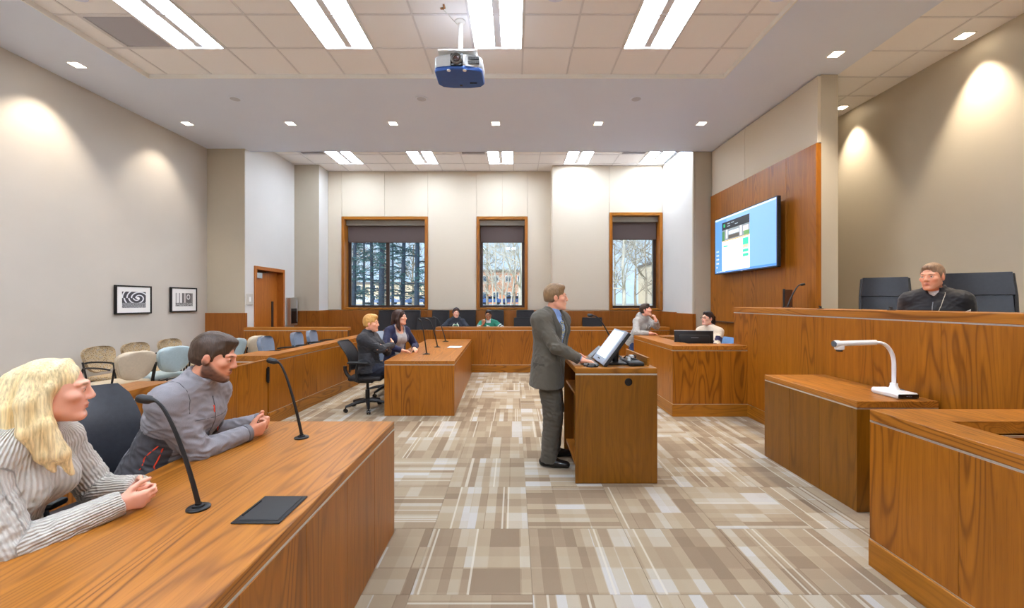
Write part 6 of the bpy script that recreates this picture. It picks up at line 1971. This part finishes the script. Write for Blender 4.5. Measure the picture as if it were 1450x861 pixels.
def suit(I):
    shirt_tie(I)
    def after(I, o, pos):
        J = I['J']; s = I['s']
        dk = pbr('suit_lapel', lin(74, 69, 60), .8, nscale=300, namp=.12)
        for sg in (1, -1):
            pts = [(sg * .060, .02, .53), (sg * .072, .09, .48), (sg * .082, .16, .42), (sg * .072, .17, .32), (sg * .045, .17, .22), (sg * .018, .18, .14)]
            w = [J['pel'] + I['r2'] * p[0] * s + I['fc'] * p[1] * s + I['ax'] * p[2] * s for p in pts]
            dense = []
            for a, b in zip(w[:-1], w[1:]): dense += [a + (b - a) * k / 4 for k in range(4)]
            dense.append(w[-1])
            L = surface_line(pos, dense)
            L = [np.mean(L[max(0, i - 1):i + 2], axis=0) for i in range(len(L))]
            rows = []
            n = len(L)
            for i, q in enumerate(L):
                wd = .012 + .034 * math.sin(min(1, (i + 1) / n * 1.0) * PI) ** .8
                p = Vector(q - I['off']) + Vector(I['fc']) * .006
                rows.append([p + Vector(I['r2']) * (-sg * wd * .15), p + Vector(I['r2']) * (sg * wd * .5) + Vector(I['fc']) * .003, p + Vector(I['r2']) * (sg * wd) - Vector(I['fc']) * (.004 + wd * .15)])
            MB().sheet(rows, .004).build('lapel', dk, o, True)
        # flap pocket on the near side and cuff buttons
        pts = [J['pel'] + I['r2'] * .19 * s + I['fc'] * y * s + I['ax'] * zz * s for y, zz in ((.10, .035), (.05, .035), (.0, .032), (-.04, .030))]
        L = surface_line(pos, pts)
        rows = [[Vector(q - I['off']) + Vector(I['r2']) * .004 + Vector((0, 0, -d_)) for d_ in (0, .028, .055)] for q in L]
        MB().sheet(rows, .004).build('pocket_flap', dk, o, True)
        sh, el, wv = I['AR']['R'][:3]; e = wv - el
        L = surface_line(pos, [el + e * t_ + np.array([0, -.05, -.01]) for t_ in (.80, .85, .90)])
        bt = MB()
        for q in L: bt.ball(tuple(Vector(q - I['off'])), .006, 8, 5)
        bt.build('cuff_buttons', M['black'], o, True)
    make_top('suit_jacket', (94, 88, 77), 'tweed', .026, .017, -.20, -.022, 'none', 31, (.005, 22), open_=('v', .062, .34), after=after, shoulder=.004, belly=.012)(I)
sf = unit(.96, -.28, 0)
person('man in a grey brown suit and patterned tie standing at the lectern', (.335, 4.16), (.98, -.16), seat=None, s=1.035, hips_z=.985, lean=4, twist=32, h=.0065, head=(-40, 1, 0), head_fwd=.035, skin=(222, 160, 130), nseed=7, brow=(120, 92, 66), bulk=1.06,
       feet={'R': (.335, 4.10, 0), 'L': (.40, 4.37, 0), 'Rd': (.97, -.2, 0), 'Ld': (.99, .05, 0)},
       arms={'R': ((.625, 3.90, 1.062), unit(-.8, -.5, -.3), unit(.97, .05, -.18), unit(.12, .0, -1), (18, 20, 22, 24)), 'L': ((.60, 4.36, 1.075), unit(-.6, .6, -.6), unit(.96, -.1, -.2), unit(.1, 0, -1), (20, 22, 24, 26))},
       hair=hair_short((138, 108, 76), .010, .058, 14, colr2=(112, 88, 64)), pants=((86, 80, 70), M['tweed'], .026, 5),
       top=suit)
# ---- 8 woman in a grey hoodie leaning on the clerk desk
def cords(I, o, pos):
    w = pbr('white_cord', lin(226, 226, 224), .7)
    line_on(I, o, pos, [(-.03, .17, .44), (-.035, .18, .38), (-.03, .18, .33)], .005, w, 'draw_cord'); line_on(I, o, pos, [(.03, .17, .44), (.03, .18, .37), (.035, .18, .31)], .005, w, 'draw_cord')
person('woman in a grey hoodie leaning on the clerk desk with chin on hand', (2.40, 8.24), (.36, -.93), seat=None, s=.98, hips_z=.86, lean=24, twist=-16, h=.009, head=(-20, 10, 0), female=True, skin=(230, 170, 146), nseed=8, brow=(60, 44, 36),
       feet={'R': (2.22, 8.22, 0), 'L': (2.44, 8.32, 0)},
       arms={'R': ((2.50, 7.70, 1.03), unit(-.8, -.4, -.6), unit(.95, .1, -.05), unit(0, 0, -1), 20), 'L': ((2.60, 7.72, 1.27), unit(.8, -.5, -1), unit(-.25, .15, .85), unit(-.6, .7, .1), 62)},
       hair=hair_short((66, 50, 42), .012, .034, 16), pants=((44, 62, 104),),
       top=make_top('hoodie', (168, 166, 162), 'cloth', .018, .017, -.10, -.03, 'hood', 23, (.006, 24), after=cords))
# ---- 9 woman in glasses and a striped sweater
def stripes(l, c, p):
    nv = np.array(lin(46, 40, 74)); z_ = l['z'].copy()
    for k in 'RL':
        t1, d1, t2, d2 = l['arm'][k]; m = l['sleeve'] & (l['which'] == (1 if k == 'R' else -1))
        z_ = np.where(m, np.where(d1 < d2, .43 - t1 * .28, .15 - t2 * .24), z_)
    m = ((z_ > .22) & (z_ < .31)) | ((z_ > .06) & (z_ < .14)) | ((z_ > -.12) & (z_ < -.03)); c[m] = nv
    return c
def pony(I):
    hair_short((46, 34, 32), .007, .056, 18)(I)
    H, hs = I['H'], I['hs']
    S = SDF(I['hc'] - .32, I['hc'] + .25, .008)
    pts = [((0, -.095, .05), .030), ((0, -.130, .03), .034), ((.012, -.15, -.05), .036), ((.018, -.14, -.13), .028), ((.02, -.13, -.19), .010)]
    for (a, ra), (b, rb) in zip(pts[:-1], pts[1:]): S.cone(H(a), H(b), ra * hs, rb * hs, .014)
    p, q = S.mesh()
    np_mesh('ponytail', p, q, M['hair'], I['t'], I['off'], np.tile(np.array(lin(46, 34, 32)), (len(p), 1)), fine=lambda x: .004 * sines(x * np.array([1, 1, .2]), 190, 21, 6))
person('woman in glasses and a striped cream and purple sweater behind the monitor', (3.27, 7.00), (-.72, -.66), seat=.60, s=.99, lean=4, twist=-4, h=.009, head=(26, 5, 0), female=True, skin=(234, 180, 156), nseed=9, glasses=(70, 52, 52), brow=(50, 38, 34), head_fwd=.04,
       arms={'R': ((2.82, 6.86, .80), unit(-.6, .6, -1), unit(-.4, -.9, 0), unit(0, 0, -1), 25), 'L': ((3.02, 6.62, .80), unit(.9, -.3, -.6), unit(-.7, -.6, 0), unit(0, 0, -1), 25)},
       hair=pony, pants=((44, 46, 60),),
       top=make_top('striped_sweater', (222, 208, 188), 'cloth', .014, .014, -.08, -.01, 'crew', 25, (.004, 24), paintf=stripes))
# ---- 10 man at the judge bench
def fleece(I, o, pos):
    gz = pbr('grey_zip', lin(120, 120, 122), .4); wt_ = pbr('white_print', lin(226, 226, 222), .6)
    line_on(I, o, pos, [(0, .16, .47), (0, .17, .40), (0, .17, .30), (0, .17, .2)], .0035, gz, 'zip')
    J = I['J']; s = I['s']
    for nm_, pts in (('printed_logo', [(-.115, .17, .352), (-.095, .17, .358), (-.07, .17, .352)]),):
        line_on(I, o, pos, pts, .0035, wt_, nm_)
    sh, el, wv = I['AR']['L'][:3]
    c0 = sh + (el - sh) * .30
    f_ = I['f2']
    L = surface_line(pos, [c0 + f_ * .09 - I['r2'] * .02 - I['ax'] * .012 + I['r2'] * .016, c0 + f_ * .09 - I['r2'] * .035, c0 + f_ * .09 - I['r2'] * .02 - I['ax'] * .03 - I['r2'] * .022])
    MB().tube([Vector(q - I['off']) for q in L], [.004, .008, .004], 6).build('printed_logo', wt_, o, True)
    cord = [J['neck'] + I['r2'] * .055 - I['ax'] * .0 + I['fc'] * .0, ]
    line_on(I, o, pos, [(-.075, .05, .50), (-.062, .12, .44), (-.035, .17, .34), (-.012, .18, .22)], .003, pbr('lanyard', lin(186, 178, 160), .6), 'lanyard_cord')
def tee(I):
    make_top('undershirt', (196, 194, 194), 'cloth', .0, -.006, .25, -.20, 'crew', 41, (.001, 20), short=True)(I)
    make_top('fleece_jacket', (36, 35, 38), 'fleece', .018, .016, -.04, .0, 'stand', 29, (.006, 24), after=fleece, open_=('v', .040, .06))(I)
person('man in a black jacket sitting at the judge bench', (3.92, 3.90), (-.78, -.62), seat=1.11, floor_z=.60, s=1.0, lean=12, twist=0, h=.008, head=(16, -5, 0), skin=(222, 160, 130), nseed=10, bulk=1.12, brow=(110, 80, 60), head_fwd=.04, shoes=False,
       hair=hair_short((150, 122, 100), .003, .066, 33), pants=((40, 42, 50),),
       top=tee, beard=((150, 104, 84), .25))
